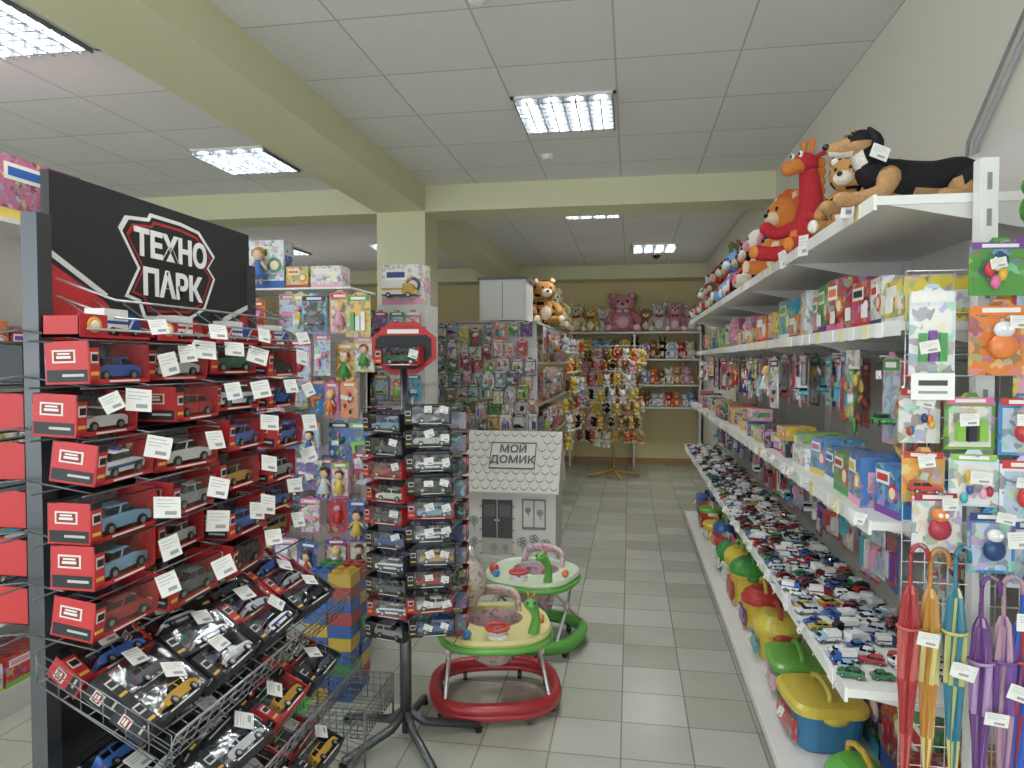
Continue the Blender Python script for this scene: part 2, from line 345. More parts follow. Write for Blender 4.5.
def pack(mb,Mx,w,h,col=None,kind=None,tagp=.6):
    old=mb.T; mb.T=old@Mx; col=col or R.choice(PAL); c2=R.choice(PAL); k=kind if kind is not None else R.randrange(6)
    z=-h
    poly=[(-w/2,z),(w/2,z),(w/2,-.02),(w*.2,-.012),(w*.12,0),(-w*.12,0),(-w*.2,-.012),(-w/2,-.02)]
    mb.prism(poly,0,.003,col,'print')
    mb.box(-w*.46,w*.46,-.001,0,-h*.2,-h*.08,c2); mb.box(-w*.3,w*.3,-.002,0,-h*.17,-h*.11,'#f4f2ea')
    mb.box(-w*.42,w*.42,-.001,0,-h*.95,-h*.24,R.choice(['#e6e3da',col,'#b8cde2',c2]),'print')
    ow=mb.T
    if k==0:
        mb.T=ow@T(0,-.02,-h*.93)@Matrix.Scale(h*.66,4); figure(mb,R.choice(PAL),R.choice(['#e8c64a','#5a3218','#c23a1c']))
    elif k==1: toycar(mb,T(0,-.02,-h*.8),w*.75,c2,R.choice([0,1,2]))
    elif k==2:
        for i in range(6): mb.ell((R.uniform(-.3,.3)*w,-.012,-h*R.uniform(.35,.85)),(w*.08,w*.08,w*.13),R.choice(PAL),'plastic',8,6)
    elif k==3:
        mb.T=ow@T(0,-.012,-h*.6,ry=R.uniform(-.3,.3)); mb.box(-w*.36,w*.3,-.008,.008,0,h*.09,c2,'plastic'); mb.box(-w*.3,-w*.15,-.008,.008,-h*.2,0,c2,'plastic'); mb.cyl((w*.28,0,h*.045),.006,w*.12,'#e07018','plastic',8,axis='X')
    elif k==4:
        mb.ell((0,-.014,-h*.62),(w*.24,.016,h*.17),c2,'plastic',10,8); mb.ell((0,-.016,-h*.4),(w*.17,.016,w*.15),R.choice(PAL),'plastic',10,8); mb.ell((w*.06,-.03,-h*.39),(w*.045,.006,w*.05),'#ffffff','plastic',8,6); mb.ell((-w*.06,-.03,-h*.39),(w*.045,.006,w*.05),'#ffffff','plastic',8,6)
    else:
        for i in range(3): mb.box(-w*.3+i*w*.22,-w*.14+i*w*.22,-.014,0,-h*.85,-h*R.uniform(.4,.55),R.choice(PAL),'plastic')
    mb.T=ow
    mb.rod((0,.06,-.012),(0,-.03,-.012),.002,'#b8babc')
    if R.random()<tagp: tag(mb,T(w*R.uniform(-.2,.2),-.034,-h*R.uniform(.02,.7)),min(.042,w*.42),.026)
    mb.T=old
def gamebox(mb,Mx,w,d,h,col=None):
    old=mb.T; mb.T=old@Mx; col=col or R.choice(PAL); c2=R.choice(PAL); c3=R.choice(PAL)
    mb.box(-w/2,w/2,0,d,0,h,col,'print')
    mb.box(-w*.5,w*.5,-.001,0,h*.0,h*.16,c2); mb.box(-w*.42,w*.1,-.0015,0,h*.62,h*.88,'#f6f3ea'); mb.box(-w*.38,w*.06,-.002,0,h*.68,h*.82,c3)
    n=10; r=min(h*.28,w*.2); cx=w*.25
    mb.prism([(cx+r*math.cos(2*math.pi*i/n),h*.48+r*math.sin(2*math.pi*i/n)) for i in range(n)],-.002,0,c3,'print')
    r*=.6; mb.prism([(cx+r*math.cos(2*math.pi*i/n),h*.48+r*math.sin(2*math.pi*i/n)) for i in range(n)],-.003,0,'#fbe9c0','card')
    for sx in(-1,1): mb.box(min(sx*w/2,sx*(w/2+.001)),max(sx*w/2,sx*(w/2+.001)),d*.15,d*.85,h*.3,h*.7,c2,'print')
    mb.T=old
def plush(mb,Mx,s,col,belly=None,ear='round',seg=10,mane=None,stripes=None,bow=None):
    old=mb.T; mb.T=old@Mx@Matrix.Scale(s,4); belly=belly or col
    if stripes:
        base=H(col); dk=H(stripes)
        cf=lambda p: dk if (math.sin(p.z*38+p.x*9)>.55 and p.y>-.14) else base
    else: cf=col
    g=seg; q=max(6,seg-3)
    mb.ell((0,0,.27),(.22,.19,.27),cf,'plush',g,q); mb.ell((0,-.065,.25),(.15,.14,.19),belly,'plush',g,q)
    mb.ell((0,-.03,.68),(.23,.2,.2),cf,'plush',g,q); mb.ell((0,-.2,.62),(.11,.09,.08),belly,'plush',g,q)
    mb.ell((0,-.29,.65),(.035,.025,.028),'#15100e','gloss',6,5)
    for k in(-1,1):
        mb.ell((k*.08,-.205,.72),(.024,.016,.028),'#0c0a0a','gloss',6,5)
        mb.limb([(k*.16,-.02,.44),(k*.26,-.09,.34),(k*.26,-.2,.24)],[.075,.07,.07],cf,n=7,sub=2)
        mb.limb([(k*.13,-.05,.1),(k*.22,-.22,.085),(k*.24,-.32,.09)],[.1,.09,.085],cf,n=7,sub=2)
        mb.ell((k*.245,-.385,.095),(.065,.03,.075),belly,'plush',7,6)
        if ear=='round':
            mb.ell((k*.17,-.01,.86),(.08,.04,.08),cf,'plush',8,6); mb.ell((k*.17,-.035,.86),(.05,.025,.05),belly,'plush',6,5)
        elif ear=='long': mb.limb([(k*.09,0,.83),(k*.12,.02,1.0),(k*.15,-.02,1.12)],[.05,.06,.035],cf,n=7,sub=2,flat=.6)
        elif ear=='flop': mb.limb([(k*.17,0,.78),(k*.26,-.03,.68),(k*.27,-.05,.55)],[.04,.06,.05],belly,n=7,sub=2)
        else: mb.tube([(k*.13,0,.8),(k*.17,-.01,.95)],[.065,.008],cf,'plush',6)
    if mane:
        for i in range(12):
            a=2*math.pi*i/12; mb.ell((.22*math.cos(a),.0,.68+.21*math.sin(a)),(.085,.07,.085),mane,'plush',7,6)
    if bow:
        for k in(-1,1): mb.ell((k*.06,-.19,.49),(.055,.025,.04),bow,'plush',6,5)
    mb.T=old
PLC=[('#e9a3b8','#f6dfe4'),('#f1ead8','#ffffff'),('#c99a62','#efe0c0'),('#8a5a32','#e2c69a'),('#e9c73a','#fff2b0'),('#e8742a','#ffe0b8'),('#9ea3a8','#f2f2f2'),('#5f9c4a','#dff0c8'),('#d33a35','#f6d0b8'),('#2c2623','#e8e0d4'),('#d7dbe6','#ffffff'),('#7aa8d8','#f0f6ff'),('#b98cd0','#f5e8ff')]
FX=-math.pi/2
# ---------------------------------------------------------------- right shelving
SY0,SY1=1.87,7.2; XB=1.06
SH=[(2.06,.60),(1.75,.66),(1.25,.60),(.82,.55),(.15,.56)]
mb=MB()
mb.box(XB,XB+.02,SY0,SY1,0,2.3,'#e6e5df','plastic')
for z,xf in SH:
    mb.box(xf,XB,SY0,SY1,z-.022,z,'#f1f1ec','plastic')
    mb.box(xf-.008,xf,SY0,SY1,z-.034,z+.004,'#f7f7f3','plastic')
    for i in range(6):
        y=SY0+.01+(SY1-SY0-.02)*i/5
        mb.prism([(xf+.03,z-.022),(XB,z-.022),(XB,z-.11),(XB-.06,z-.1)],y-.004,y+.004,'#deddd8','plastic')
mb.box(.60,XB,SY0,SY1,0,.125,'#c9c8c2','plastic')
for i in range(6):
    y=SY0+(SY1-SY0)*i/5; mb.box(XB-.025,XB,y-.015,y+.015,0,2.3,'#d2d2cf','plastic')
mb.box(.81,.85,SY0-.05,SY0-.015,0,2.13,'#e9e9e6','plastic')
for i in range(24): mb.box(.825,.835,SY0-.052,SY0-.049,.1+i*.085,.14+i*.085,'#8a8a8a')
mb.grid((.66,SY0-.03,.25),(.42,0,0),(0,0,1.62),8,32,.0016,'#e0e0de')
mb.build('shelving_rack')
mb=MB()
for z,xf in SH[:4]:
    y=SY0+.1
    while y<SY1-.1:
        if R.random()<.75: mb.box(xf-.0105,xf-.0085,y,y+.05,z-.036,z+.003,R.choice(['#ffffff','#fbfbf4','#f6efb0']))
        y+=R.uniform(.09,.2)
y=SY0+.05
while y<SY1-.1:
    for z,xf in((1.25,.60),(.82,.55)):
        tag(mb,T(xf-.02,y+R.uniform(-.05,.05),z+.02,rz=FX+R.uniform(-.4,.4),rx=-.5),.04,.028)
    y+=R.uniform(.14,.22)
mb.build('shelf_price_labels')
mb=MB(); y=SY0+.06
first=[(.17,.13,'#e9d21e'),(.13,.16,'#f2f2ea'),(.15,.17,'#d43c2a'),(.15,.2,'#c43a2a'),(.18,.2,'#2f9a48'),(.16,.17,'#e8731f')]
i=0
while y<SY1-.2:
    if i<len(first): w,h,c=first[i]
    else: w,h,c=R.uniform(.13,.26),R.uniform(.09,.22),None
    d=R.uniform(.18,.26)
    gamebox(mb,T(.68+R.uniform(0,.04),y+w/2,1.75,rz=FX+R.uniform(-.1,.1)),w,d,h*.9,c)
    if h<.12 and R.random()<.7: gamebox(mb,T(.70,y+w/2,1.75+h*.9,rz=FX+R.uniform(-.06,.06)),w*.9,d*.9,h*.7)
    if i<len(first): mb.box(.672,.674,y+.04,y+.09,1.75+.03,1.75+.07,'#f4f3ee')
    y+=w+R.uniform(.014,.03); i+=1
mb.build('board_game_boxes')
mb=MB(); y=SY0+.02
first=[(.13,.13,'#2d86d0'),(.13,.14,'#3f7ac0'),(.16,.12,'#68983a'),(.15,.11,'#2a74c0'),(.14,.13,'#48a3dc')]
i=0
while y<SY1-.2:
    if i<len(first): w,h,c=first[i]
    else: w,h,c=R.uniform(.09,.2),R.uniform(.06,.13),None
    d=R.uniform(.12,.18)
    gamebox(mb,T(.625+R.uniform(0,.04),y+w/2,1.25,rz=FX+R.uniform(-.12,.12)),w,d,h,c)
    if h<.1 and R.random()<.6: gamebox(mb,T(.64,y+w/2,1.25+h,rz=FX+R.uniform(-.12,.12)),w*.9,d*.85,h*.8)
    y+=w+R.uniform(.014,.03); i+=1
mb.build('boxed_construction_toys')
mb=MB()
y=SY0+.06
while y<SY1-.1:
    xx=R.choice([.70,.78,.86]); zz=1.68+R.uniform(-.02,.02)
    if y<3.0 and R.random()<.6:
        mb.T=T(xx,y,zz,rz=FX+R.uniform(-.4,.4)); mb.box(-.035,.035,-.001,.002,-.06,0,R.choice(['#c22a2a','#2f9a48','#e8b81a','#e6e3da']),'print')
        mb.rod((0,.2,-.01),(0,-.02,-.01),.002,'#b8babc')
        pal=R.choice([['#8a2a22','#4f7a3a','#7f983a','#b86a34'],['#c9a53d','#3f7a3a','#c86a34','#a83a32'],['#a02f40','#5f3a6a','#d8cfb0','#7f983a']])
        for k in range(20):
            mb.ell((R.uniform(-.034,.034),R.uniform(-.02,.02),-R.uniform(.08,.25)),(R.uniform(.006,.012),.009,R.uniform(.014,.034)),R.choice(pal),'plastic',7,5,rot=Matrix.Rotation(R.uniform(-1,1),4,'Y'))
        mb.tube([(0,0,-.05),(0,0,-.08),(0,0,-.17),(0,0,-.27)],[.015,.035,.05,.02],'#ffffff','clear',8)
        mb.T=Matrix()
    else:
        pack(mb,T(xx,y,zz,rz=FX+R.uniform(-.3,.3)),R.uniform(.08,.12),R.uniform(.18,.26))
    y+=R.uniform(.045,.07)
mb.build('hanging_toy_packs')
mb=MB(); y=SY0+.12
while y<SY1-.1:
    pack(mb,T(R.choice([.84,.93]),y,1.14,rz=FX+R.uniform(-.2,.2)),R.uniform(.1,.16),R.uniform(.2,.28),R.choice(['#1f3f7a','#9a1d22','#23262c','#b5181c','#2b62b8',None]),R.choice([1,3,3,5])); y+=R.uniform(.09,.13)
mb.build('hanging_toy_weapon_packs')
mb=MB(); y=SY0+.07
while y<SY1-.1:
    for x in(.585,.665,.745,.825):
        if R.random()<.95:
            x2=x+R.uniform(-.01,.01); rz=R.choice([0,math.pi])+R.uniform(-.5,.5)
            if R.random()<.6: mb.T=T(x2,y,.8205,rz=rz); mb.box(-.045,.045,-.024,.024,0,.002,R.choice(['#f1f1ee','#e9e9e6','#c8d0da','#c22a2a','#7a9ac8','#f0e6c0']),'card'); mb.T=Matrix()
            toycar(mb,T(x2,y,.823,rz=rz),R.uniform(.055,.075),R.choice(['#f4f4f2','#e9e9e6','#cfd3d8','#c22a2a','#2b62b8','#1f2226','#3a4a6a','#c3a53d','#7a1c20','#2f7d4a','#20242c','#a4c4dc']),R.choice([0,0,1,2]))
    y+=.047
mb.build('small_toy_cars')
mb=MB()
def tub(x,y,rz,w,d,h,c1,c2,c3='#d33a35',dome=False,e=4):
    mb.T=T(x,y,.152,rz=rz)
    mb.loft([(0,w*.4,d*.4),(.01,w*.43,d*.43),(h*.9,w*.48,d*.48),(h*.92,w*.5,d*.5),(h,w*.5,d*.5)],c1,e=e)
    if dome: mb.loft([(h,w*.5,d*.5),(h+.02,w*.5,d*.5),(h+.05,w*.42,d*.42),(h+.075,w*.28,d*.28),(h+.08,w*.1,d*.1)],c2,e=max(2.2,e*.7))
    else: mb.loft([(h,w*.53,d*.53),(h+.022,w*.53,d*.53),(h+.034,w*.47,d*.47),(h+.036,w*.3,d*.3)],c2,e=e)
    top=h+(.07 if dome else .03)
    mb.tube([(-w*.3,0,top-.02),(-w*.28,0,top+.03),(-w*.1,0,top+.05),(w*.1,0,top+.05),(w*.28,0,top+.03),(w*.3,0,top-.02)],.011,c3,'plastic',8)
    for sx in(-1,1): mb.ell((sx*w*.5,0,h*.95),(.018,.05,.02),c3,'plastic',8,6)
    mb.box(-w*.3,w*.3,-d*.5-.002,-d*.44,h*.2,h*.75,R.choice(PAL),'print')
    mb.T=Matrix()
    tag(mb,T(x-.5*d-.02,y-w*.2,.152+h*.9,rz=rz,rx=-.5),.05,.035)
tub(.75,2.42,FX+.2,.24,.2,.11,'#3f9a3a','#58b83a','#e3b51d',True,2)
tub(.76,2.93,FX+.1,.33,.28,.15,'#2f7fae','#dfc62e','#dfc62e')
tub(.76,3.33,FX,.3,.25,.13,'#2f9a48','#6cb63f','#6cb63f')
tub(.75,3.72,FX,.28,.24,.14,'#e3c21d','#e2cc2e','#d33a35',True,2.4)
tub(.75,4.1,FX,.26,.24,.15,'#e8c01a','#cf2a2a','#e3c21d',True,2)
tub(.75,4.5,FX,.3,.27,.2,'#e2c42e','#3f9e35','#3f9e35',True,2.3)
y=4.9
while y<SY1-.15:
    tub(.74+R.uniform(-.02,.02),y,FX+R.uniform(-.3,.3),R.uniform(.2,.27),R.uniform(.18,.22),R.uniform(.1,.2),R.choice(['#cf2a2a','#2f7fae','#e3c21d','#3f9a3a','#e87324']),R.choice(['#6cc62f','#f2d61e','#cf2a2a','#2f9a48','#2b62b8','#e56aa0']),R.choice(PAL),R.random()<.5,R.choice([2,3,4])); y+=.3
mb.build('toy_tubs_with_lids')
mb=MB()
gamebox(mb,T(.72,2.1,.152,rz=0),.13,.12,.26,'#e8731f'); gamebox(mb,T(.86,2.1,.152,rz=0),.13,.12,.34,'#b5181c'); gamebox(mb,T(1.0,2.1,.152,rz=0),.12,.12,.38,'#e8731f')
y=2.3
while y<7:
    w=R.uniform(.16,.26); gamebox(mb,T(.93,y+w/2,.152,rz=FX),w,.1,R.uniform(.3,.5),R.choice(['#b5181c','#2b62b8','#e8731f','#23262c','#3f9a3a'])); y+=w+.02
mb.build('large_toy_boxes')
mb=MB(); YE=SY0-.075
def pk(x,z,w,h,c,k,dy=0): pack(mb,T(x,YE-dy,z,rz=R.uniform(-.12,.12)),w,h,c,k,.95)
pk(.69,1.83,.095,.21,'#dfe8f4',5,.03)
pk(.82,1.93,.13,.13,'#4f9a3a',2,.05); pk(.92,1.95,.12,.2,'#b5222a',4,.02)
pk(.82,1.79,.13,.17,'#e87a1e',4,.06); pk(.93,1.76,.12,.2,'#e9c93a',0,.02)
pk(.67,1.60,.09,.14,'#e9e6df',2,.02); pk(.765,1.58,.11,.13,'#6fae2a',5,.05); pk(.87,1.58,.1,.14,'#2b86c8',4,.06); pk(.965,1.56,.1,.14,'#e9c93a',1,.02)
pk(.68,1.45,.09,.13,'#e9a21e',1,.02); pk(.775,1.45,.1,.13,'#cfe0f0',2,.05); pk(.88,1.44,.11,.15,'#e6e9f2',4,.06); pk(.98,1.43,.1,.15,'#7b3fa0',0,.03)
pk(.70,1.36,.11,.15,'#dfe6f0',4,.05); pk(.81,1.32,.1,.15,'#2b86c8',4,.06); pk(.92,1.30,.12,.17,'#e6e9f2',2,.03)
mb.T=T(.67,YE-.09,1.625); mb.box(-.045,.045,-.001,.001,-.06,0,'#fafaf6'); mb.box(-.03,.03,-.002,0,-.028,-.016,'#4a4a4a'); mb.box(-.03,.03,-.002,0,-.046,-.04,'#9a9a9a'); mb.T=Matrix()
for x,z in[(.84,1.28),(.74,.98),(.89,1.14),(.86,1.10)]: tag(mb,T(x,YE-.12,z),.05,.036)
plush(mb,T(.90,YE-.02,1.96,rz=.5),.13,'#4f8a3a','#e8d44a','point',8)
mb.build('hanging_toy_cards')
def umbrella(x,y,z,c1,c2,L=.62):
    mb=MB(); mb.T=T(x,y,z,rz=R.uniform(-.5,.5),ry=R.uniform(-.04,.04))
    mb.tube([(.0,0,-.03)]+[(.018-.018*math.cos(math.pi*i/7),0,-.03+.022*math.sin(math.pi*i/7)) for i in range(1,8)]+[(.036,0,-.045)],.0055,c1,'plastic',8)
    mb.rod((0,0,-.03),(0,0,-L),.0045,c1,'plastic',8)
    n=16; vs=[];fs=[]; prof=[(-.1,.008),(-.12,.016),(-.2,.025),(-.32,.022),(-.45,.014),(-L+.03,.006)]
    for zz,r in prof:
        for j in range(n):
            t=2*math.pi*j/n+zz*4; rr=r*(1 if j%2==0 else .62); vs.append((rr*math.cos(t),rr*math.sin(t),zz))
    for i in range(len(prof)-1):
        for j in range(n): fs.append((i*n+j,(i+1)*n+j,(i+1)*n+(j+1)%n,i*n+(j+1)%n))
    hc1,hc2=H(c1),H(c2); mb.add(vs,fs,lambda p:hc1 if math.atan2(p.y,p.x)*2%2.2<1.3 else hc2,'plastic',False)
    mb.tube([(.025*math.cos(a),.025*math.sin(a),-.2) for a in [2*math.pi*i/10 for i in range(10)]],.004,c2,'plastic',5,closed=True)
    mb.T=Matrix(); mb.rod((x+.018,y-.03,z-.006),(x+.018,y+.1,z-.006),.0025,'#b8babc')
    mb.build('folded_umbrella')
ux=[(.643,'#a8262c','#c85a50'),(.688,'#c8862a','#d8cf7a'),(.73,'#2a7a90','#c8c46a'),(.785,'#6a3a80','#b898c8'),(.83,'#b890a0','#7a4aa0'),(.875,'#2b62c8','#c83a35'),(.93,'#2a8a5a','#d8b01a'),(.98,'#c8262b','#f0efe8')]
for x,a,b in ux: umbrella(x,YE-.05-R.uniform(0,.03),1.2+R.uniform(-.03,.04),a,b,R.uniform(.55,.62))
mb=MB()
for x in(.66,.73,.80,.85): tag(mb,T(x,YE-.125,.95+R.uniform(-.1,.1)),.048,.033)
mb.build('umbrella_price_tags')
mb=MB()
for i,x in enumerate((.68,.79,.9,1.0)): pack(mb,T(x,YE+.02,.56,rz=R.uniform(-.1,.1)),.1,.3,R.choice(['#e8731f','#b5181c','#3f9a3a','#2b62b8']),R.choice([1,3]),.6)
mb.build('hanging_toy_cards')
# ---------------------------------------------------------------- plush on top shelf
ZT=2.062
mb=MB(); mb.T=T(.755,2.06,ZT,rz=.1)@Matrix.Scale(.86,4)
bk,tn,wh=H('#232124'),H('#b98a58'),H('#e9e2d4')
body=lambda p: tn if (p.z<.045) else bk
mb.limb([(-.13,0,.115),(-.06,0,.09),(.04,0,.08),(.13,0,.085),(.18,0,.07)],[.05,.066,.068,.075,.05],body,n=14,sub=5)
mb.limb([(-.1,0,.1),(-.14,0,.15),(-.155,0,.19)],[.055,.046,.045],lambda p: wh if p.x<-.165 else bk,n=12)
mb.ell((-.165,0,.205),(.055,.05,.045),lambda p: bk if p.z>.205 or p.x>-.15 else tn,'plush',14,10)
mb.limb([(-.19,0,.2),(-.225,0,.192),(-.25,0,.19)],[.034,.028,.022],lambda p: tn if p.z>.18 else wh,n=10)
mb.ell((-.272,0,.198),(.012,.014,.011),'#0b0a0a','gloss',8,6)
for k in(-1,1):
    mb.ell((-.203,k*.027,.226),(.008,.006,.01),'#080808','gloss',8,6); mb.ell((-.2,k*.024,.24),(.01,.008,.006),tn,'plush',6,5)
    mb.limb([(-.155,k*.045,.235),(-.14,k*.062,.2),(-.145,k*.06,.15)],[.014,.024,.02],bk,n=8,flat=.6)
    mb.limb([(-.1,k*.05,.09),(-.13,k*.065,.04),(-.2,k*.06,.022),(-.245,k*.055,.022)],[.035,.026,.021,.024],tn,n=10)
    mb.limb([(.15,k*.055,.07),(.1,k*.085,.05),(.13,k*.095,.025)],[.055,.04,.028],lambda p: bk if p.z>.06 else tn,n=10)
    mb.limb([(.14,k*.095,.022),(.08,k*.105,.02),(.04,k*.1,.02)],[.024,.02,.023],tn,n=10)
mb.limb([(.2,0,.06),(.24,.02,.03),(.27,.05,.02)],[.022,.018,.012],bk,n=8)
mb.build('plush_dog')
mb=MB(); plush(mb,T(.71,2.46,ZT,rz=-.7),.29,'#c98f4a','#f3e9d8','round',16,stripes='#1a1512'); mb.build('plush_tiger')
mb=MB(); mb.T=T(.71,2.98,ZT,rz=FX+.5)@Matrix.Scale(.46,4)
rd,og=H('#cf2733'),H('#f08a2a')
mb.ell((0,0,.2),(.19,.19,.2),rd,'plush',14,10); mb.ell((0,-.06,.18),(.12,.14,.14),og,'plush',10,8)
mb.limb([(0,0,.3),(0,.0,.52),(0,-.03,.74)],[.14,.1,.08],rd,n=12)
mb.ell((0,-.07,.82),(.1,.12,.09),rd,'plush',12,9); mb.limb([(0,-.12,.8),(0,-.24,.76)],[.07,.065],og,n=10)
for k in(-1,1):
    mb.ell((k*.05,-.16,.88),(.025,.018,.03),'#ffffff','plastic',8,6); mb.ell((k*.05,-.176,.88),(.012,.008,.015),'#0a0a0a','gloss',6,5)
    mb.limb([(k*.04,-.04,.9),(k*.05,-.04,1.0)],[.02,.028],og,n=7); mb.limb([(k*.07,-.02,.86),(k*.17,-.0,.88)],[.03,.035],rd,n=7,flat=.5)
    mb.limb([(k*.13,-.05,.3),(k*.24,-.16,.25),(k*.28,-.24,.3)],[.06,.055,.06],rd,n=8); mb.limb([(k*.12,-.05,.07),(k*.2,-.26,.06),(k*.22,-.36,.07)],[.08,.065,.07],rd,n=8)
    mb.ell((k*.22,-.42,.07),(.06,.03,.06),og,'plush',8,6)
for i in range(7): mb.ell((0,.1,.36+i*.08),(.035,.05,.05),og,'plush',7,6)
mb.build('plush_giraffe')
mb=MB(); plush(mb,T(.72,3.44,ZT,rz=FX+.4),.4,'#f08a2a','#fbe0b8','round',12,mane='#e8641c'); mb.build('plush_lion')
mb=MB(); y=3.82; i=0
seq=[('#2c2220','#d8b48a','round'),('#f1ead8','#e88aa0','flop'),('#2c2220','#e8e0d4','point'),('#d33a35','#f6d0b8','round'),('#8a5a32','#e2c69a','flop')]
while y<SY1-.15:
    if i<len(seq): a,b,e=seq[i]
    else:
        a,b=R.choice(PLC); e=R.choice(['round','long','flop','point'])
    s=R.uniform(.32,.38) if y<5 else R.uniform(.28,.42)
    plush(mb,T(.72+R.uniform(-.02,.05),y,ZT,rz=FX+R.uniform(-.2,.6)),s,a,b,e,9,bow=R.choice([None,'#d33a35']))
    y+=s*.6; i+=1
mb.build('plush_toys')
mb=MB()
for p in[(.575,2.0,2.10),(.585,2.55,2.085),(.585,2.9,2.085)]: tag(mb,T(*p,rz=FX+.5),.05,.07)
tag(mb,T(.63,1.93,2.2,rz=.2),.05,.035)
mb.build('plush_price_tags')
# ---------------------------------------------------------------- back wall shelves
mb=MB()
for z in(.95,1.3,1.7,2.12): mb.box(-.95,1.08,11.05,YB-.01,z-.025,z,'#efece0','plastic')
for x in(-.95,.05,1.05): mb.box(x,x+.03,11.06,YB-.01,0,2.12,'#e5e2d6','plastic')
mb.build('display_shelves')
mb=MB(); plush(mb,T(-.12,11.22,2.121)@Matrix.Diagonal((1.35,1,1,1)),.66,'#e88fa2','#f3c9cf','round',14,bow='#fff0f0'); mb.build('plush_bear')
mb=MB()
for x,s,c,b,e in[(-.85,.5,'#efe3b8','#fff8e0','round'),(-.62,.46,'#e8c64a','#ffffff','round'),(.24,.42,'#b98c5a','#ffffff','round'),(.44,.5,'#d9d4d0','#ffffff','round'),(.68,.5,'#e9a3b8','#fbe3ea','round'),(.93,.46,'#f0c8d0','#ffffff','round'),(-.42,.4,'#f3f0ea','#ffffff','round')]:
    plush(mb,T(x,11.2,2.121),s,c,b,e,10,bow='#d33a35')
for z,sz in((.95,.28),(1.3,.33),(1.7,.36)):
    x=-.84
    while x<1.0:
        a,b=R.choice(PLC[:6]+PLC[8:]); s=sz*R.uniform(.75,1); plush(mb,T(x,11.15+R.uniform(0,.08),z+.001,rz=R.uniform(-.3,.3)),s,a,b,R.choice(['round','long','flop','point']),7)
        x+=s*.46
mb.build('plush_toys')
def minplush(mb,x,y,z,s,a,pal=None):
    c,b=R.choice(pal or (PLC[1:6]+PLC[1:5]+PLC[:2]+PLC[8:11]+PLC[4:5])); mb.T=T(x,y,z,rz=a)@Matrix.Scale(s,4)
    mb.ell((0,0,.25),(.22,.18,.27),c,'plush',7,6); mb.ell((0,-.03,.68),(.24,.2,.22),c,'plush',7,6); mb.ell((0,-.2,.62),(.1,.08,.08),b,'plush',6,5)
    for k in(-1,1): mb.ell((k*.17,0,.88),(.08,.05,.09),b,'plush',6,5); mb.ell((k*.16,-.1,.05),(.1,.14,.09),b,'plush',6,5); mb.ell((k*.26,-.08,.35),(.08,.1,.08),c,'plush',6,5)
    mb.rod((0,0,.9),(0,0,1.15),.02,'#c8c8c8'); mb.T=Matrix()
mb=MB(); cx,cy=-.22,10.2
mb.rod((cx,cy,.05),(cx,cy,1.85),.015,'#e3b51d','plastic',8)
for a in range(4):
    t=a*math.pi/2+.3; mb.tube([(cx,cy,.08),(cx+.38*math.cos(t),cy+.38*math.sin(t),.015)],.016,'#e3b51d','plastic',6)
for z in(.72,.92,1.12,1.32,1.52,1.72,1.88):
    mb.tube([(cx+.36*math.cos(2*math.pi*i/16),cy+.36*math.sin(2*math.pi*i/16),z) for i in range(16)],.005,'#d8d8d0','metal',5,closed=True)
    for i in range(4): t=i*math.pi/2; mb.rod((cx,cy,z),(cx+.36*math.cos(t),cy+.36*math.sin(t),z),.004,'#d8d8d0')
    for i in range(17):
        t=2*math.pi*i/17+z; r=.37+R.uniform(-.05,.05); s=R.uniform(.14,.23); minplush(mb,cx+r*math.cos(t),cy+r*math.sin(t),z-s*1.15,s,t+math.pi/2)
mb.build('plush_keyring_spinner')
# ---------------------------------------------------------------- gondolas
def gondola(name,x0,x1,y0,y1,h,zs,sides=('E','W','S'),fillh=(.12,.3)):
    g=MB(); xm=(x0+x1)/2
    g.box(xm-.02,xm+.02,y0,y1,.1,h,'#e6e5df','plastic'); g.box(x0,x1,y0,y1,0,.12,'#cfcec8','plastic')
    for z in zs: g.box(x0,x1,y0+.01,y1-.01,z-.022,z,'#f1f1ec','plastic')
    g.box(x0,x1,y0,y0+.02,.0,h-.25,'#e9e8e2','plastic')
    ob=g.build(name)
    b=MB()
    for z in zs+[.12]:
        nx=min([q for q in zs if q>z+.01]+[9])
        for sd,xf,rz in(('E',x1,math.pi/2),('W',x0,-math.pi/2)):
            if sd not in sides: continue
            y=y0+.06
            while y<y1-.2:
                w=R.uniform(.12,.25); hh=min(R.uniform(*fillh),nx-z-.04)
                if not(name.endswith('unit') and z==zs[-1]): gamebox(b,T(xf+(-.02 if sd=='E' else .02),y+w/2,z+.001,rz=rz),w,min(.2,(x1-x0)/2-.06),hh)
                y+=w+.015
    b.build('boxed_toys')
    return ob
gondola('shelving_gondola_unit',-1.6,-.85,6.45,9.4,2.03,[.45,.85,1.25,1.65,2.03],sides=('E',))
mb=MB(); mb.box(-1.40,-.96,6.47,6.95,2.04,2.42,'#e9e9e6','plastic'); mb.box(-1.42,-.94,6.45,6.97,2.42,2.445,'#5c5a55','plastic'); mb.box(-1.38,-.98,6.462,6.47,2.06,2.40,'#f2f2f0','plastic'); mb.box(-1.183,-1.177,6.455,6.47,2.06,2.40,'#8a8a88'); mb.build('storage_cabinet')
mb=MB()
for r_,z in enumerate([2.0,1.86,1.72,1.58,1.44,1.30,1.16]):
    x=-1.98
    while x<-.88:
        w=R.uniform(.09,.13)
        pack(mb,T(x,6.42-R.uniform(0,.06),z+R.uniform(-.03,.03),rz=R.uniform(-.2,.2)),w,R.uniform(.14,.18),R.choice(['#3a5a2a','#8a9a78','#a8b0b8','#5a6a3a','#4a6038',None]) if x<-1.4 else R.choice(['#a8b0b8','#5a6a4a',None,None]),None,.8); x+=w+.006
mb.box(-2.0,-.86,6.46,6.48,.3,2.02,'#dcdbd4','plastic')
mb.build('hanging_toy_packs')
mb=MB()
y=6.6
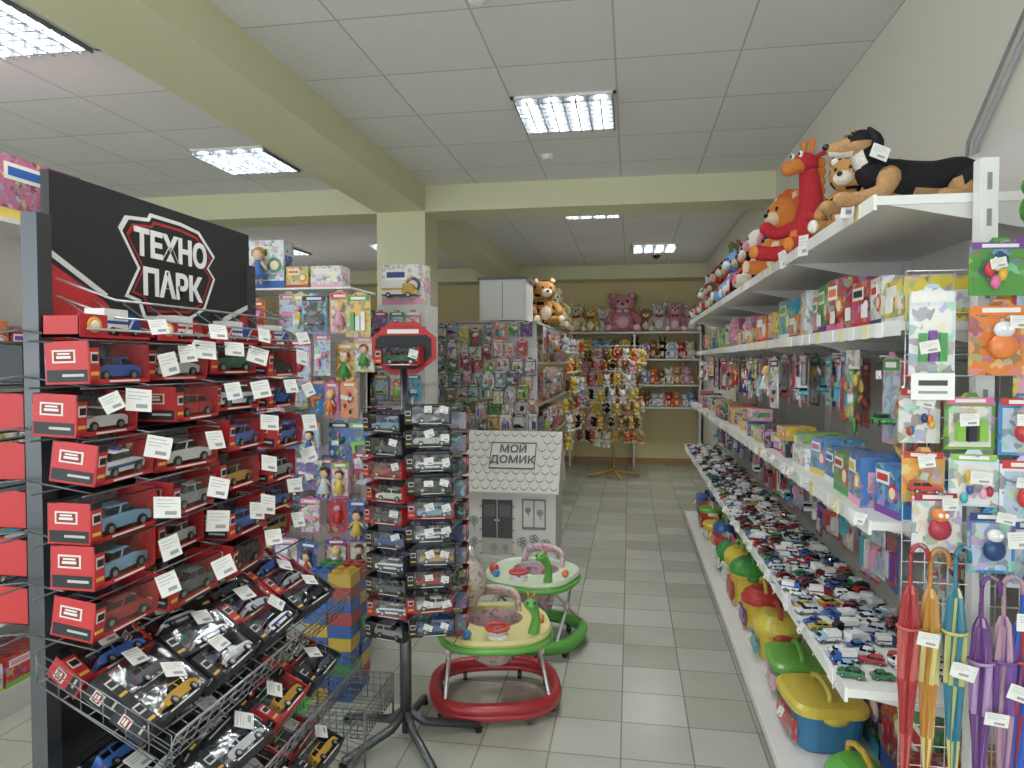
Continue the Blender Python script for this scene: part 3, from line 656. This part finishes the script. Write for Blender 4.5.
while y<8.2:
    for z in(2.0,1.6,1.2): pack(mb,T(-.80,y,z,rz=math.pi/2+R.uniform(-.4,.1)),.12,R.uniform(.18,.3),None,None,.7)
    y+=.12
mb.build('hanging_toy_packs')
mb=MB(); plush(mb,T(-.88,7.2,2.032,rz=.4),.52,'#c98a42','#f5e6cc','round',14,stripes='#1a1512')
mb.build('plush_tiger')
mb=MB()
for y,s,(a,b),e in[(7.7,.4,('#5fae4a','#eaf6da'),'point'),(8.1,.5,('#efe3b8','#fff8e0'),'round'),(8.5,.45,PLC[0],'round'),(8.95,.45,PLC[4],'flop')]:
    plush(mb,T(-.90,y,2.032,rz=.4),s,a,b,e,9)
mb.build('plush_toys')
mb=MB()
for z in(1.95,1.72,1.5,1.28,1.06,.86):
    for i in range(9): minplush(mb,-.68+R.uniform(-.05,.07),7.9+i*.17,z-.2,R.uniform(.14,.21),math.pi/2+R.uniform(-1,.3))
mb.build('hanging_plush_toys')
mb=MB()
mb.box(-3.3,-1.5,3.86,3.90,0,1.95,'#d5d4cc','plastic'); mb.grid((-3.3,3.84,.3),(1.8,0,0),(0,0,1.75),16,18,.0025,'#d8d8d6')
for x in(-3.3,-2.35,-1.53): mb.box(x,x+.03,3.82,3.9,0,2.05,'#c2c2be','metal')
mb.box(-3.3,-1.5,3.5,3.86,.3,.33,'#efefea','plastic'); mb.box(-3.3,-1.5,3.62,4.0,2.05,2.06,'#efefea','plastic')
for x in(-3.28,-2.35,-1.53): mb.box(x,x+.03,3.5,3.9,0,.3,'#c2c2be','metal')
mb.build('pegboard_display_rack')
mb=MB()
for z in(2.02,1.8,1.58,1.36,1.14,.92,.7):
    x=-3.25
    while x<-1.42:
        w=R.uniform(.09,.14); c=R.choice(['#e8b82a','#e8862a','#c9c22a','#2b86c8','#e0dccc','#b8242c','#e56aa0']) if z>1.5 else R.choice(['#d0508a','#b98cd0','#7a5fb0','#d8486a','#4a78b8','#7a5fb0','#c83a5a','#3a5a9a',None])
        pack(mb,T(x,3.70-R.uniform(0,.16),z+R.uniform(-.03,.03),rz=R.uniform(-.25,.25)),w,R.uniform(.19,.25),c,R.choice([0,2,4,5,3,1]) if z>1.5 else R.choice([0,0,2,4,3]),.4); x+=w+.004
mb.build('hanging_toy_assortment')
mb=MB()
def bigpack(x,z,w,h,c,k):
    gamebox(mb,T(x,3.66,z),w,.12,h,c)
    if k==0: mb.T=T(x-w*.1,3.62,z+h*.08)@Matrix.Scale(h*.75,4); figure(mb,'#3f78c8','#c98a45')
    mb.T=Matrix()
    if k==1: toycar(mb,T(x,3.62,z+.05),w*.8,'#e8a01a',2)
bigpack(-2.02,2.061,.22,.27,'#dfe6ec',0); bigpack(-1.83,2.061,.13,.12,'#e8c22a',2); bigpack(-1.66,2.061,.18,.12,'#e6e2d2',2)
bigpack(-2.36,2.061,.22,.2,'#b8242c',2); bigpack(-2.65,2.061,.26,.2,'#3f9a48',2); bigpack(-2.95,2.061,.26,.2,'#e8862a',2)
mb.build('boxed_toys')
mb=MB(); mb.box(-1.62,-1.30,4.35,4.65,0,2.02,'#dedcd4','plastic')
for z in(.5,1.0,1.5): mb.box(-1.625,-1.295,4.33,4.66,z,z+.02,'#c9c8c2','plastic')
mb.build('display_plinth')
mb=MB(); gamebox(mb,T(-1.46,4.38,2.021),.28,.16,.26,'#efe9da'); toycar(mb,T(-1.46,4.34,2.06),.22,'#d8a02a',2)
for r_ in range(8):
    for k in range(3): pack(mb,T(-1.57+k*.11,4.29-R.uniform(0,.05),1.98-r_*.2),.1,.18,R.choice(['#5a7a3a','#c86a90','#8a5a9a',None]),None,.7)
mb.build('boxed_toys')
gondola('shelving_gondola',-5.2,-4.2,6.6,10.4,2.0,[.45,.85,1.25,1.65,2.0],sides=('E',))
gondola('shelving_gondola',-3.6,-2.8,6.8,10.4,2.0,[.45,.85,1.25,1.65,2.0],sides=('E','W'))
gondola('shelving_gondola_unit',-3.55,-2.85,1.7,3.35,2.32,[.45,.85,1.25,1.65,2.32],sides=('E',),fillh=(.1,.2))
mb=MB()
gamebox(mb,T(-2.87,2.05,2.321,rz=math.pi/2),.45,.2,.2,'#6aa04a'); gamebox(mb,T(-2.87,2.55,2.321,rz=math.pi/2),.4,.2,.16,'#5a9a48'); gamebox(mb,T(-2.87,3.05,2.321,rz=math.pi/2),.5,.25,.30,'#c86a90')
mb.build('boxed_toys')
# ---------------------------------------------------------------- main toy-car stand
st=MB()
gp='#5d6064'
for y in(1.37,2.24):
    st.box(-1.325,-1.285,y-.02,y+.02,.03,1.98,gp,'metal')
    for k in(-1,1): st.box(min(-1.305,-1.305+k*.45),max(-1.305,-1.305+k*.45),y-.02,y+.02,0,.04,gp,'metal')
for z in(.06,.5,1.0,1.68): st.box(-1.32,-1.29,1.37,2.26,z-.012,z+.012,gp,'metal')
st.box(-1.312,-1.298,1.37,2.26,.4,1.7,'#3c3f43','metal')
st.box(-1.316,-1.294,1.395,2.235,1.70,2.085,'#232326','card')
def yz(poly,x0,x1,col):
    n=len(poly); vs=[(x0,p[0],p[1]) for p in poly]+[(x1,p[0],p[1]) for p in poly]
    st.add(vs,[tuple(range(n)),tuple(range(2*n-1,n-1,-1))]+[(i,n+i,n+(i+1)%n,(i+1)%n) for i in range(n)],col,'card')
yz([(1.395,1.70),(1.68,1.70),(1.56,1.80),(1.395,1.875)],-1.294,-1.2925,'#c4161d')
yz([(1.395,1.89),(1.56,1.81),(1.57,1.82),(1.395,1.905)],-1.294,-1.2925,'#d8d8d8')
yz([(1.98,1.70),(2.235,1.70),(2.235,1.82),(2.1,1.77)],-1.294,-1.2925,'#c4161d')
yz([(2.0,1.725),(2.1,1.785),(2.235,1.835),(2.235,1.85),(2.08,1.795)],-1.294,-1.2925,'#d8d8d8')
outer=[(1.61,1.995),(1.635,2.03),(1.72,2.04),(1.73,2.055),(1.86,2.055),(1.95,2.045),(2.03,1.98),(1.995,1.94),(2.03,1.91),(1.975,1.81),(1.90,1.775),(1.70,1.765),(1.68,1.81),(1.63,1.82),(1.68,1.90)]
cyy,czz=1.82,1.91
def scl(k,j): return [(cyy+(a-cyy)*k,czz+(b-czz)*j) for a,b in outer]
yz(outer,-1.294,-1.2915,'#efeeea'); yz(scl(.94,.93),-1.294,-1.2905,'#1c1c1f'); yz(scl(.88,.86),-1.294,-1.2895,'#b8161c'); yz(scl(.84,.81),-1.294,-1.2885,'#1c1c1f')
for i in range(9):
    y=1.42+i*.1; st.tube([(-1.29,y,1.80),(-1.2,y,1.74),(-1.12,y,1.72),(-1.105,y,1.745)],.0025,'#b9bbbd','metal',5)
for zz in(1.80,1.84): st.tube([(-1.285,1.40,zz),(-1.15,1.42,zz-.05),(-1.13,1.7,zz-.05),(-1.13,2.2,zz-.05),(-1.28,2.23,zz)],.0028,'#c9cbcd','metal',5)
st.rod((-1.12,1.3,1.72),(-1.12,2.3,1.72),.003,'#b9bbbd')
ROWS=[1.60,1.487,1.373,1.26,1.147,1.034]
for z in ROWS+[1.70]:
    for k in(1,-1):
        for xo in(.05,.175): st.rod((-1.305+k*xo,1.29,z-.006),(-1.305+k*xo,2.30,z-.006),.0025,'#6d7073')
        for y in(1.32,1.5,1.77,2.04,2.28): st.rod((-1.305,y,z+.02),(-1.305+k*.18,y,z-.006),.0025,'#6d7073')
BK=[((-1.26,.955),(-.96,.80)),((-1.26,.70),(-.92,.57)),((-1.26,.40),(-.90,.30))]
YN,YF=1.30,2.22
for (xb,zb),(xf,zf) in BK:
    st.grid((xb,YN,zb),(0,YF-YN,0),(xf-xb,0,zf-zb),20,5,.0018,'#85878a')
    st.grid((xf,YN,zf),(0,YF-YN,0),(.03,0,.07),20,3,.0018,'#85878a')
    for y in(YN,YF): st.grid((xb,y,zb),(xf-xb+.02,0,zf-zb),(0,0,.07),6,3,.0018,'#85878a')
    st.rod((xf+.03,YN,zf+.07),(xf+.03,YF,zf+.07),.0035,'#9a9c9f')
sto=st.build('toy_car_display_stand')
mx=axes((0,1,0),(0,0,1),(1,0,0),(-1.287,1.82,1.965)); text('logo_text_1','ТЕХНО',mx,.094,'#f3f2ee',sto,.001,.0035)
mx=axes((0,1,0),(0,0,1),(1,0,0),(-1.287,1.82,1.862)); text('logo_text_2','ПАРК',mx,.096,'#f3f2ee',sto,.001,.0035)
mb=MB()
for ri,z in enumerate(ROWS):
    for c in range(4):
        y=1.39+c*.252+R.uniform(-.015,.015)
        j=R.uniform(-.03,.035); zz=z+.004+R.choice([0,0,.012,.02])
        carbox(mb,T(-1.135+j,y,zz,rz=math.pi/2+R.uniform(-.14,.14),rx=R.uniform(-.03,.14)),.226+R.uniform(-.03,.006),.09+R.uniform(-.006,.004),.1)
        tag(mb,T(-1.13+.035+j,y+.075+R.uniform(-.035,.03),zz+.088+R.uniform(-.025,.015),rz=math.pi/2-R.uniform(.2,.7),rx=R.uniform(-.4,-.1)),.062,.052)
        if R.random()<.2: tag(mb,T(-1.13+.03+j,y-.03+R.uniform(-.035,.03),zz+.09,rz=math.pi/2-R.uniform(.2,.7),rx=R.uniform(-.4,-.1)),.055,.045)
for c in range(3):
    for z in ROWS: carbox(mb,T(-1.48,1.52+c*.28,z+.002,rz=-math.pi/2),.23,.088,.1,R.choice(['#c4161d','#23262c'])); tag(mb,T(-1.50,1.45+c*.28,z+.08,rz=-math.pi/2+.5),.06,.05)
for c in range(4):
    y=1.41+c*.245; mb.T=T(-1.14,y,1.703,rz=math.pi/2)
    mb.box(-.11,.11,0,.09,0,.006,'#c4161d'); mb.box(-.11,.11,.086,.09,0,.045,'#b5181c','print'); mb.box(-.11,-.03,-.001,.003,0,.05,'#c4161d'); mb.box(-.11,-.108,0,.09,0,.045,'#c4161d')
    mb.ell((-.07,-.003,.027),(.022,.003,.018),'#f0a030','plastic',10,6); mb.ell((-.07,-.005,.027),(.013,.003,.01),'#f6e6c0','plastic',10,6)
    mb.T=Matrix(); toycar(mb,T(-1.18,y+.04,1.71,rz=math.pi/2),.12,R.choice(['#c22a2a','#e8e8e4','#2a56a8']),2)
    tag(mb,T(-1.1,y+.08,1.75,rz=math.pi/2-.4,rx=-.3),.05,.04)
for bi,((xb,zb),(xf,zf)) in enumerate(BK):
    sl=math.atan2(zb-zf,xf-xb)
    for rr in range(3):
        for c in range(4):
            fx=.15+rr*.27; x=xb+(xf-xb)*fx; z=zb+(zf-zb)*fx+.012
            m=T(x,1.42+c*.232+R.uniform(-.01,.01),z+R.uniform(0,.012),rz=math.pi/2+R.uniform(-.12,.12))@Matrix.Rotation(-math.pi/2+sl+.15,4,'X')
            carbox(mb,m@Matrix.Translation((0,-.045,-.045)),.222,.088,.05,R.choice(['#c4161d','#23262c','#23262c','#2a2c33']),.62)
            if R.random()<.9: tag(mb,m@Matrix.Translation((R.uniform(-.02,.07),-.056,.05))@Matrix.Rotation(R.uniform(-.5,.5),4,'Y'),.06,.048)
mb.build('boxed_toy_cars')
# ---------------------------------------------------------------- spinner stand
cx,cy=-.96,2.9
sx=cx+.05
mb=MB(); mb.rod((cx,cy,.03),(cx,cy,1.62),.018,'#5b5e61','metal',12); mb.tube([(cx,cy,.1),(cx,cy,.62)],.026,'#6a6d70','metal',12)
for a in range(5):
    t=2*math.pi*a/5+.35; e=(cx+.32*math.cos(t),cy+.32*math.sin(t))
    mb.tube([(cx,cy,.13),(cx+.08*math.cos(t),cy+.08*math.sin(t),.07),(e[0],e[1],.03)],[.02,.02,.016],'#5b5e61','metal',8); mb.cyl((e[0],e[1],0),.018,.02,'#1b1b1b','plastic',10)
for i in range(11):
    z=.475+i*.098
    for k in(-1,1): mb.rod((sx-.19,cy-k*.02,z),(sx+.19,cy-k*.02,z),.003,'#8d9093')
    for x in(-.19,0,.19): mb.rod((sx+x,cy-.13,z),(sx+x,cy+.13,z),.003,'#8d9093')
mb.rod((sx,cy-.04,.47),(sx,cy-.04,1.5),.005,'#8d9093')
n=8; poly=[(cx+.155*math.cos(math.pi/8+i*math.pi/4),1.71+.12*math.sin(math.pi/8+i*math.pi/4)) for i in range(n)]
mb.prism(poly,cy-.01,cy,'#c4161d','card')
poly=[(cx+.135*math.cos(math.pi/8+i*math.pi/4),1.71+.1*math.sin(math.pi/8+i*math.pi/4)) for i in range(n)]; mb.prism(poly,cy-.014,cy-.01,'#1b1b1e','card')
mb.box(cx-.1,cx+.1,cy-.016,cy-.01,1.765,1.8,'#c4161d'); mb.box(cx-.07,cx+.07,cy-.018,cy-.01,1.772,1.79,'#efece6')
mb.build('revolving_display_stand')
mb=MB()
carbox(mb,T(cx,cy-.1,1.635),.19,.08,.08,'#c4161d'); tag(mb,T(cx+.08,cy-.11,1.7),.04,.035)
for i in range(10):
    z=.478+i*.098
    for k in(-1,1):
        zz=z+(.035 if k==1 else 0)
        carbox(mb,T(sx+k*.1+R.uniform(-.01,.01),cy-.125+R.uniform(-.015,.015),zz,rz=(-.25 if k==-1 else .35)+R.uniform(-.1,.1),rx=R.uniform(0,.12)),.19,.074,.09,R.choice(['#c4161d','#c4161d','#23262c']) if k==-1 else R.choice(['#23262c','#c4161d']),.78)
        carbox(mb,T(sx+k*.104,cy+.125,z,rz=math.pi+k*.1),.2,.074,.09)
        if k==1:
            for q in(0,.07): tag(mb,T(sx+k*.104+.0+q,cy-.165,zz+.07+R.uniform(-.01,.01),rz=.1),.038,.028)
        elif R.random()<.3: tag(mb,T(sx+k*.104+.06,cy-.16,zz+.07,rz=.1),.038,.028)
mb.build('boxed_toy_cars')
mb=MB(); mb.grid((-1.40,2.62,.14),(.36,0,0),(0,.34,0),12,11,.002,'#77797c')
for a,b in(((-1.40,2.62,.14),(.36,0,0)),((-1.40,2.96,.14),(.36,0,0)),((-1.40,2.62,.14),(0,.34,0)),((-1.04,2.62,.14),(0,.34,0))): mb.grid(a,b,(0,0,.12),12,4,.002,'#77797c')
for x in(-1.40,-1.04):
    for y in(2.62,2.96): mb.rod((x,y,0),(x,y,.26),.005,'#77797c')
mb.build('wire_basket')
# ---------------------------------------------------------------- baby walkers
def sup(t,rx,ry,e=3):
    c,q=math.cos(t),math.sin(t); return (rx*math.copysign(abs(c)**(2/e),c),ry*math.copysign(abs(q)**(2/e),q))
def walker(x,y,rz,base,tray,seat,acc,zt=.40,s=1.0,tl='#5fb23f'):
    mb=MB(); mb.T=T(x,y,0,rz=rz)@Matrix.Scale(s,4)
    P=[(*sup(2*math.pi*i/32,.29,.26,2.8),.085) for i in range(32)]
    mb.tube(P,.030,base,'plastic',10,closed=True)
    P=[(*sup(2*math.pi*i/32,.29,.26,2.8),.055) for i in range(32)]; mb.tube(P,.022,acc,'plastic',8,closed=True)
    for i in range(8):
        a,b=sup(2*math.pi*(i+.5)/8,.28,.25,2.8)
        mb.cyl((a-.01,b,.027),.026,.02,'#26262a','plastic',12,axis='X'); mb.rod((a,b,.03),(a,b,.06),.008,acc,'plastic',6)
    for k in(-1,1):
        mb.tube([(k*.24,-.2,.1),(k*.22,.02,.25),(k*.19,.17,zt-.02)],.009,'#d8d9da','metal',8)
        mb.tube([(k*.24,.2,.1),(k*.22,.0,.25),(k*.19,-.17,zt-.02)],.009,'#d8d9da','metal',8)
        mb.ell((k*.225,.0,.25),(.018,.03,.03),'#e0b8c0','plastic',8,6)
    mb.rod((-.22,0,.25),(.22,0,.25),.007,'#d8d9da')
    n=36; O=[sup(2*math.pi*i/n,.27,.27,2.6) for i in range(n)]; I=[(.14*math.cos(2*math.pi*i/n),.05+.13*math.sin(2*math.pi*i/n)) for i in range(n)]
    lay=[(O,zt-.03,.94),(O,zt,1.0),(O,zt+.018,.97),(O,zt+.012,.9),(I,zt+.012,1),(I,zt-.03,1)]
    vs=[];fs=[]
    for L_,z,k in lay:
        for p in L_: vs.append((p[0]*k,p[1]*k if L_ is O else p[1],z))
    for l in range(len(lay)):
        l2=(l+1)%len(lay)
        for i in range(n): fs.append((l*n+i,l*n+(i+1)%n,l2*n+(i+1)%n,l2*n+i))
    mb.add(vs,fs,tray,'plastic',False)
    P=[(*sup(2*math.pi*i/32,.262,.262,2.6),zt-.03) for i in range(32)]; mb.tube(P,.018,tl,'plastic',7,closed=True)
    mb.loft([(.17,.05,.06),(.2,.10,.10),(.3,.125,.12),(zt+.01,.14,.13)],seat,'print',e=2,cap=False,cy=.05,n=20)
    mb.limb([(-.13,.14,zt+.01),(-.11,.19,zt+.08),(0,.21,zt+.1),(.11,.19,zt+.08),(.13,.14,zt+.01)],[.012,.018,.02,.018,.012],seat,'print',n=8,flat=2)
    mb.cyl((0,-.19,zt+.012),.05,.015,'#f4f2ea','plastic',16); mb.tube([(.05*math.cos(a),-.19+.05*math.sin(a),zt+.055) for a in [2*math.pi*i/14 for i in range(14)]],.009,'#d33a35','plastic',7,closed=True)
    mb.rod((0,-.19,zt+.02),(0,-.19,zt+.055),.01,'#2b62b8','plastic',8)
    mb.tube([(-.05,-.19,zt+.055),(.05,-.19,zt+.055)],.006,'#d33a35','plastic',6)
    mb.limb([(.17,-.16,zt+.01),(.18,-.17,zt+.09),(.16,-.19,zt+.15)],[.028,.02,.026],tl,'plastic',n=8); mb.ell((.15,-.21,zt+.165),(.03,.038,.026),tl,'plastic',10,8)
    for k in(-1,1): mb.rod((.155+k*.012,-.19,zt+.18),(.155+k*.016,-.185,zt+.215),.005,'#e8862a','plastic',6); mb.ell((.15+k*.016,-.235,zt+.178),.006,'#111111','gloss',6,5)
    mb.ell((-.18,-.15,zt+.04),.03,'#d33a35','plastic',10,8); mb.ell((-.14,-.2,zt+.03),.022,'#2b86c8','plastic',10,8); mb.ell((-.215,-.09,zt+.03),.02,'#e8862a','plastic',10,8); mb.ell((.22,-.02,zt+.03),(.02,.03,.02),'#f08030','plastic',10,8)
    mb.build('baby_walker')
walker(-.64,3.30,.25,'#b01f28','#dcd484','#d8b0a8','#c8323a',.38,1.0)
walker(-.56,4.05,-.3,'#5fb23f','#d2e2c0','#e8b8c8','#4fa33a',.42,.98)
mb=MB(); mb.T=T(-.80,3.42,.42); mb.limb([(0,0,.03),(0.01,0,.12),(.0,0,.2),(.0,0,.25)],[.05,.085,.06,.015],'#e9d9d0','print',n=12); mb.ell((.0,-.07,.12),(.04,.02,.05),'#e3b51d','plastic',8,6)
mb.limb([(0,0,.01),(0,0,.14),(0,0,.27),(0,0,.31)],[.07,.1,.06,.02],'#ffffff','clear',n=12); mb.build('bagged_toy')
# ---------------------------------------------------------------- cardboard playhouse
mb=MB(); hx0,hx1,hy0,hy1=-1.36,-.60,5.72,6.28; hm=(hy0+hy1)/2
W='#f0eee8'; g='#8b8b8c'
mb.box(hx0,hx1,hy0,hy1,0,.62,W)
zt,zr=.60,1.05
for sgn in(-1,1):
    ye=hm+sgn*(.28+.06)
    mb.add([(hx0-.03,ye,zt-.02),(hx1+.03,ye,zt-.02),(hx1+.03,hm,zr),(hx0-.03,hm,zr),(hx0-.03,ye,zt-.035),(hx1+.03,ye,zt-.035),(hx1+.03,hm,zr-.015),(hx0-.03,hm,zr-.015)],
      [(0,1,2,3),(7,6,5,4),(0,4,5,1),(1,5,6,2),(2,6,7,3),(3,7,4,0)],'#e2dfd4')
for x in(hx0,hx1-.006):
    mb.add([(x,hy0,.62),(x,hy1,.62),(x,hm,zr-.02),(x+.006,hy0,.62),(x+.006,hy1,.62),(x+.006,hm,zr-.02)],[(0,1,2),(5,4,3),(0,3,4,1),(1,4,5,2),(2,5,3,0)],W)
def rp(u,v,off=.002):
    return (hx0-.03+u*(hx1-hx0+.06), hm-.34*(1-v)-off*.8, zt-.02+(zr-zt+.02)*v+off*.6)
for r_ in range(8):
    v=r_/8
    for c in range(10):
        u=(c+(.5 if r_%2 else 0))/10
        if .24<u<.72 and 2<r_<7: continue
        if u>.93: continue
        for q in range(5):
            a0=math.pi*q/5; a1=math.pi*(q+1)/5
            u0,v0=u+.05-.047*math.cos(a0),v+.12-.1*math.sin(a0); u1,v1=u+.05-.047*math.cos(a1),v+.12-.1*math.sin(a1)
            mb.quad([rp(u0,v0),rp(u1,v1),rp(u1,v1+.02),rp(u0,v0+.02)],'#8f8e88')
mb.quad([rp(.26,.36,.004),rp(.74,.36,.004),rp(.74,.8,.004),rp(.26,.8,.004)],'#e6e3da')
for a,b,c,d in((.26,.74,.36,.38),(.26,.74,.78,.8),(.26,.27,.36,.8),(.73,.74,.36,.8)): mb.quad([rp(a,c,.006),rp(b,c,.006),rp(b,d,.006),rp(a,d,.006)],'#55565a')
f=hy0-.004
mb.box(-1.22,-.96,f,hy0,.04,.50,'#c9c8c3'); mb.box(-1.22,-1.095,f-.004,f,.18,.50,'#56575b'); mb.box(-1.085,-.96,f-.004,f,.18,.50,'#56575b')
for x in(-1.105,-1.076): mb.ell((x,f-.008,.33),.008,'#e8e8e4','plastic',6,5)
mb.box(-1.20,-1.11,f-.006,f,.36,.46,'#6e6f74'); mb.box(-1.07,-.98,f-.006,f,.36,.46,'#6e6f74')
for i in range(5): mb.box(-1.24,-1.22,f-.002,f,.1*i+.04,.1*i+.05,g); mb.box(-.96,-.94,f-.002,f,.1*i+.04,.1*i+.05,g)
mb.box(-.88,-.68,f-.001,f,.26,.28,g); mb.box(-.88,-.68,f-.001,f,.50,.515,g); mb.box(-.88,-.868,f-.001,f,.26,.51,g); mb.box(-.692,-.68,f-.001,f,.26,.51,g); mb.box(-.785,-.775,f-.001,f,.26,.51,g)
def flower(cx_,cz_,r):
    for i in range(5):
        a=2*math.pi*i/5; mb.tube([(cx_+r*.55*math.cos(a)+r*.4*math.cos(b),hy0-.003,cz_+r*.55*math.sin(a)+r*.4*math.sin(b)) for b in [2*math.pi*j/8 for j in range(8)]],.0028,'#77777a','card',4,closed=True)
    mb.tube([(cx_,hy0-.003,cz_-r),(cx_+.01,hy0-.003,cz_-r*2)],.0025,g,'card',4)
for a,b,c in((-.88,.15,.045),(-.78,.18,.04),(-.68,.14,.045),(-1.29,.14,.04),(-1.29,.32,.04),(-.83,.42,.025),(-.73,.4,.03),(-1.12,.1,.035),(-1.02,.1,.03)): flower(a,b,c)
for i in range(6):
    yy=hy0+.06+i*.085; mb.box(hx1,hx1+.002,yy,yy+.006,.03,.6,g)
ho=mb.build('cardboard_playhouse')
nrm=Vector((0,-.47,.34)).normalized(); up=Vector((0,.34,.47)).normalized()
for nm,tx,v,sz in(('sign_1','МОЙ',.68,.1),('sign_2','ДОМИК',.5,.1)):
    p=rp(.5,v,.012); text(nm,tx,axes((1,0,0),up,nrm,p),sz,'#55565a',ho,.0005,.002)
# ---------------------------------------------------------------- building block stack
mb=MB()
def block(x,y,z,w,d,h,c):
    mb.box(x,x+w,y,y+d,z,z+h,c,'plastic')
    for i in range(2):
        for j in range(2): mb.cyl((x+.03+i*.06,y+.03+j*.06,z+h),.018,.012,c,'plastic',10)
z=0
bc=['#c9a42a','#a83a34','#2f5ca0','#2f5ca0','#2b62b8','#c9a42a','#2f5ca0','#a83a34','#2f5ca0','#3f8a4a']
for r_ in range(10):
    for c in range(2):
        for q in range(2): block(-1.56+c*.122+R.uniform(-.006,.006),3.16+q*.122,z,.12,.12,.062,bc[(r_*(c+2)+c*3+q)%10])
    z+=.0625
mb.build('building_block_stack')
mb=MB()
mb.T=T(-1.50,2.75,0); mb.loft([(0,.08,.08),(.02,.1,.1),(.14,.13,.13),(.15,.145,.145),(.16,.145,.145),(.158,.125,.125),(.05,.1,.1)],'#3fae35',e=2.4,n=28)
mb.T=Matrix(); mb.build('plastic_basin')
# ---------------------------------------------------------------- camera / world
cam=bpy.data.cameras.new('Camera'); cam.sensor_width=36; cam.lens=700/1024*36; cam.clip_start=.05
co=bpy.data.objects.new('Camera',cam); scene.collection.objects.link(co)
co.location=(0,0,1.65); co.rotation_euler=(math.radians(90-1.8),0,math.radians(9.57)); scene.camera=co
w=bpy.data.worlds.new('World'); scene.world=w; w.use_nodes=True; w.node_tree.nodes['Background'].inputs[0].default_value=(.88,.95,1,1); w.node_tree.nodes['Background'].inputs[1].default_value=2.3
scene.view_settings.view_transform='Standard'
scene.view_settings.exposure=.95
scene.view_settings.gamma=1.05
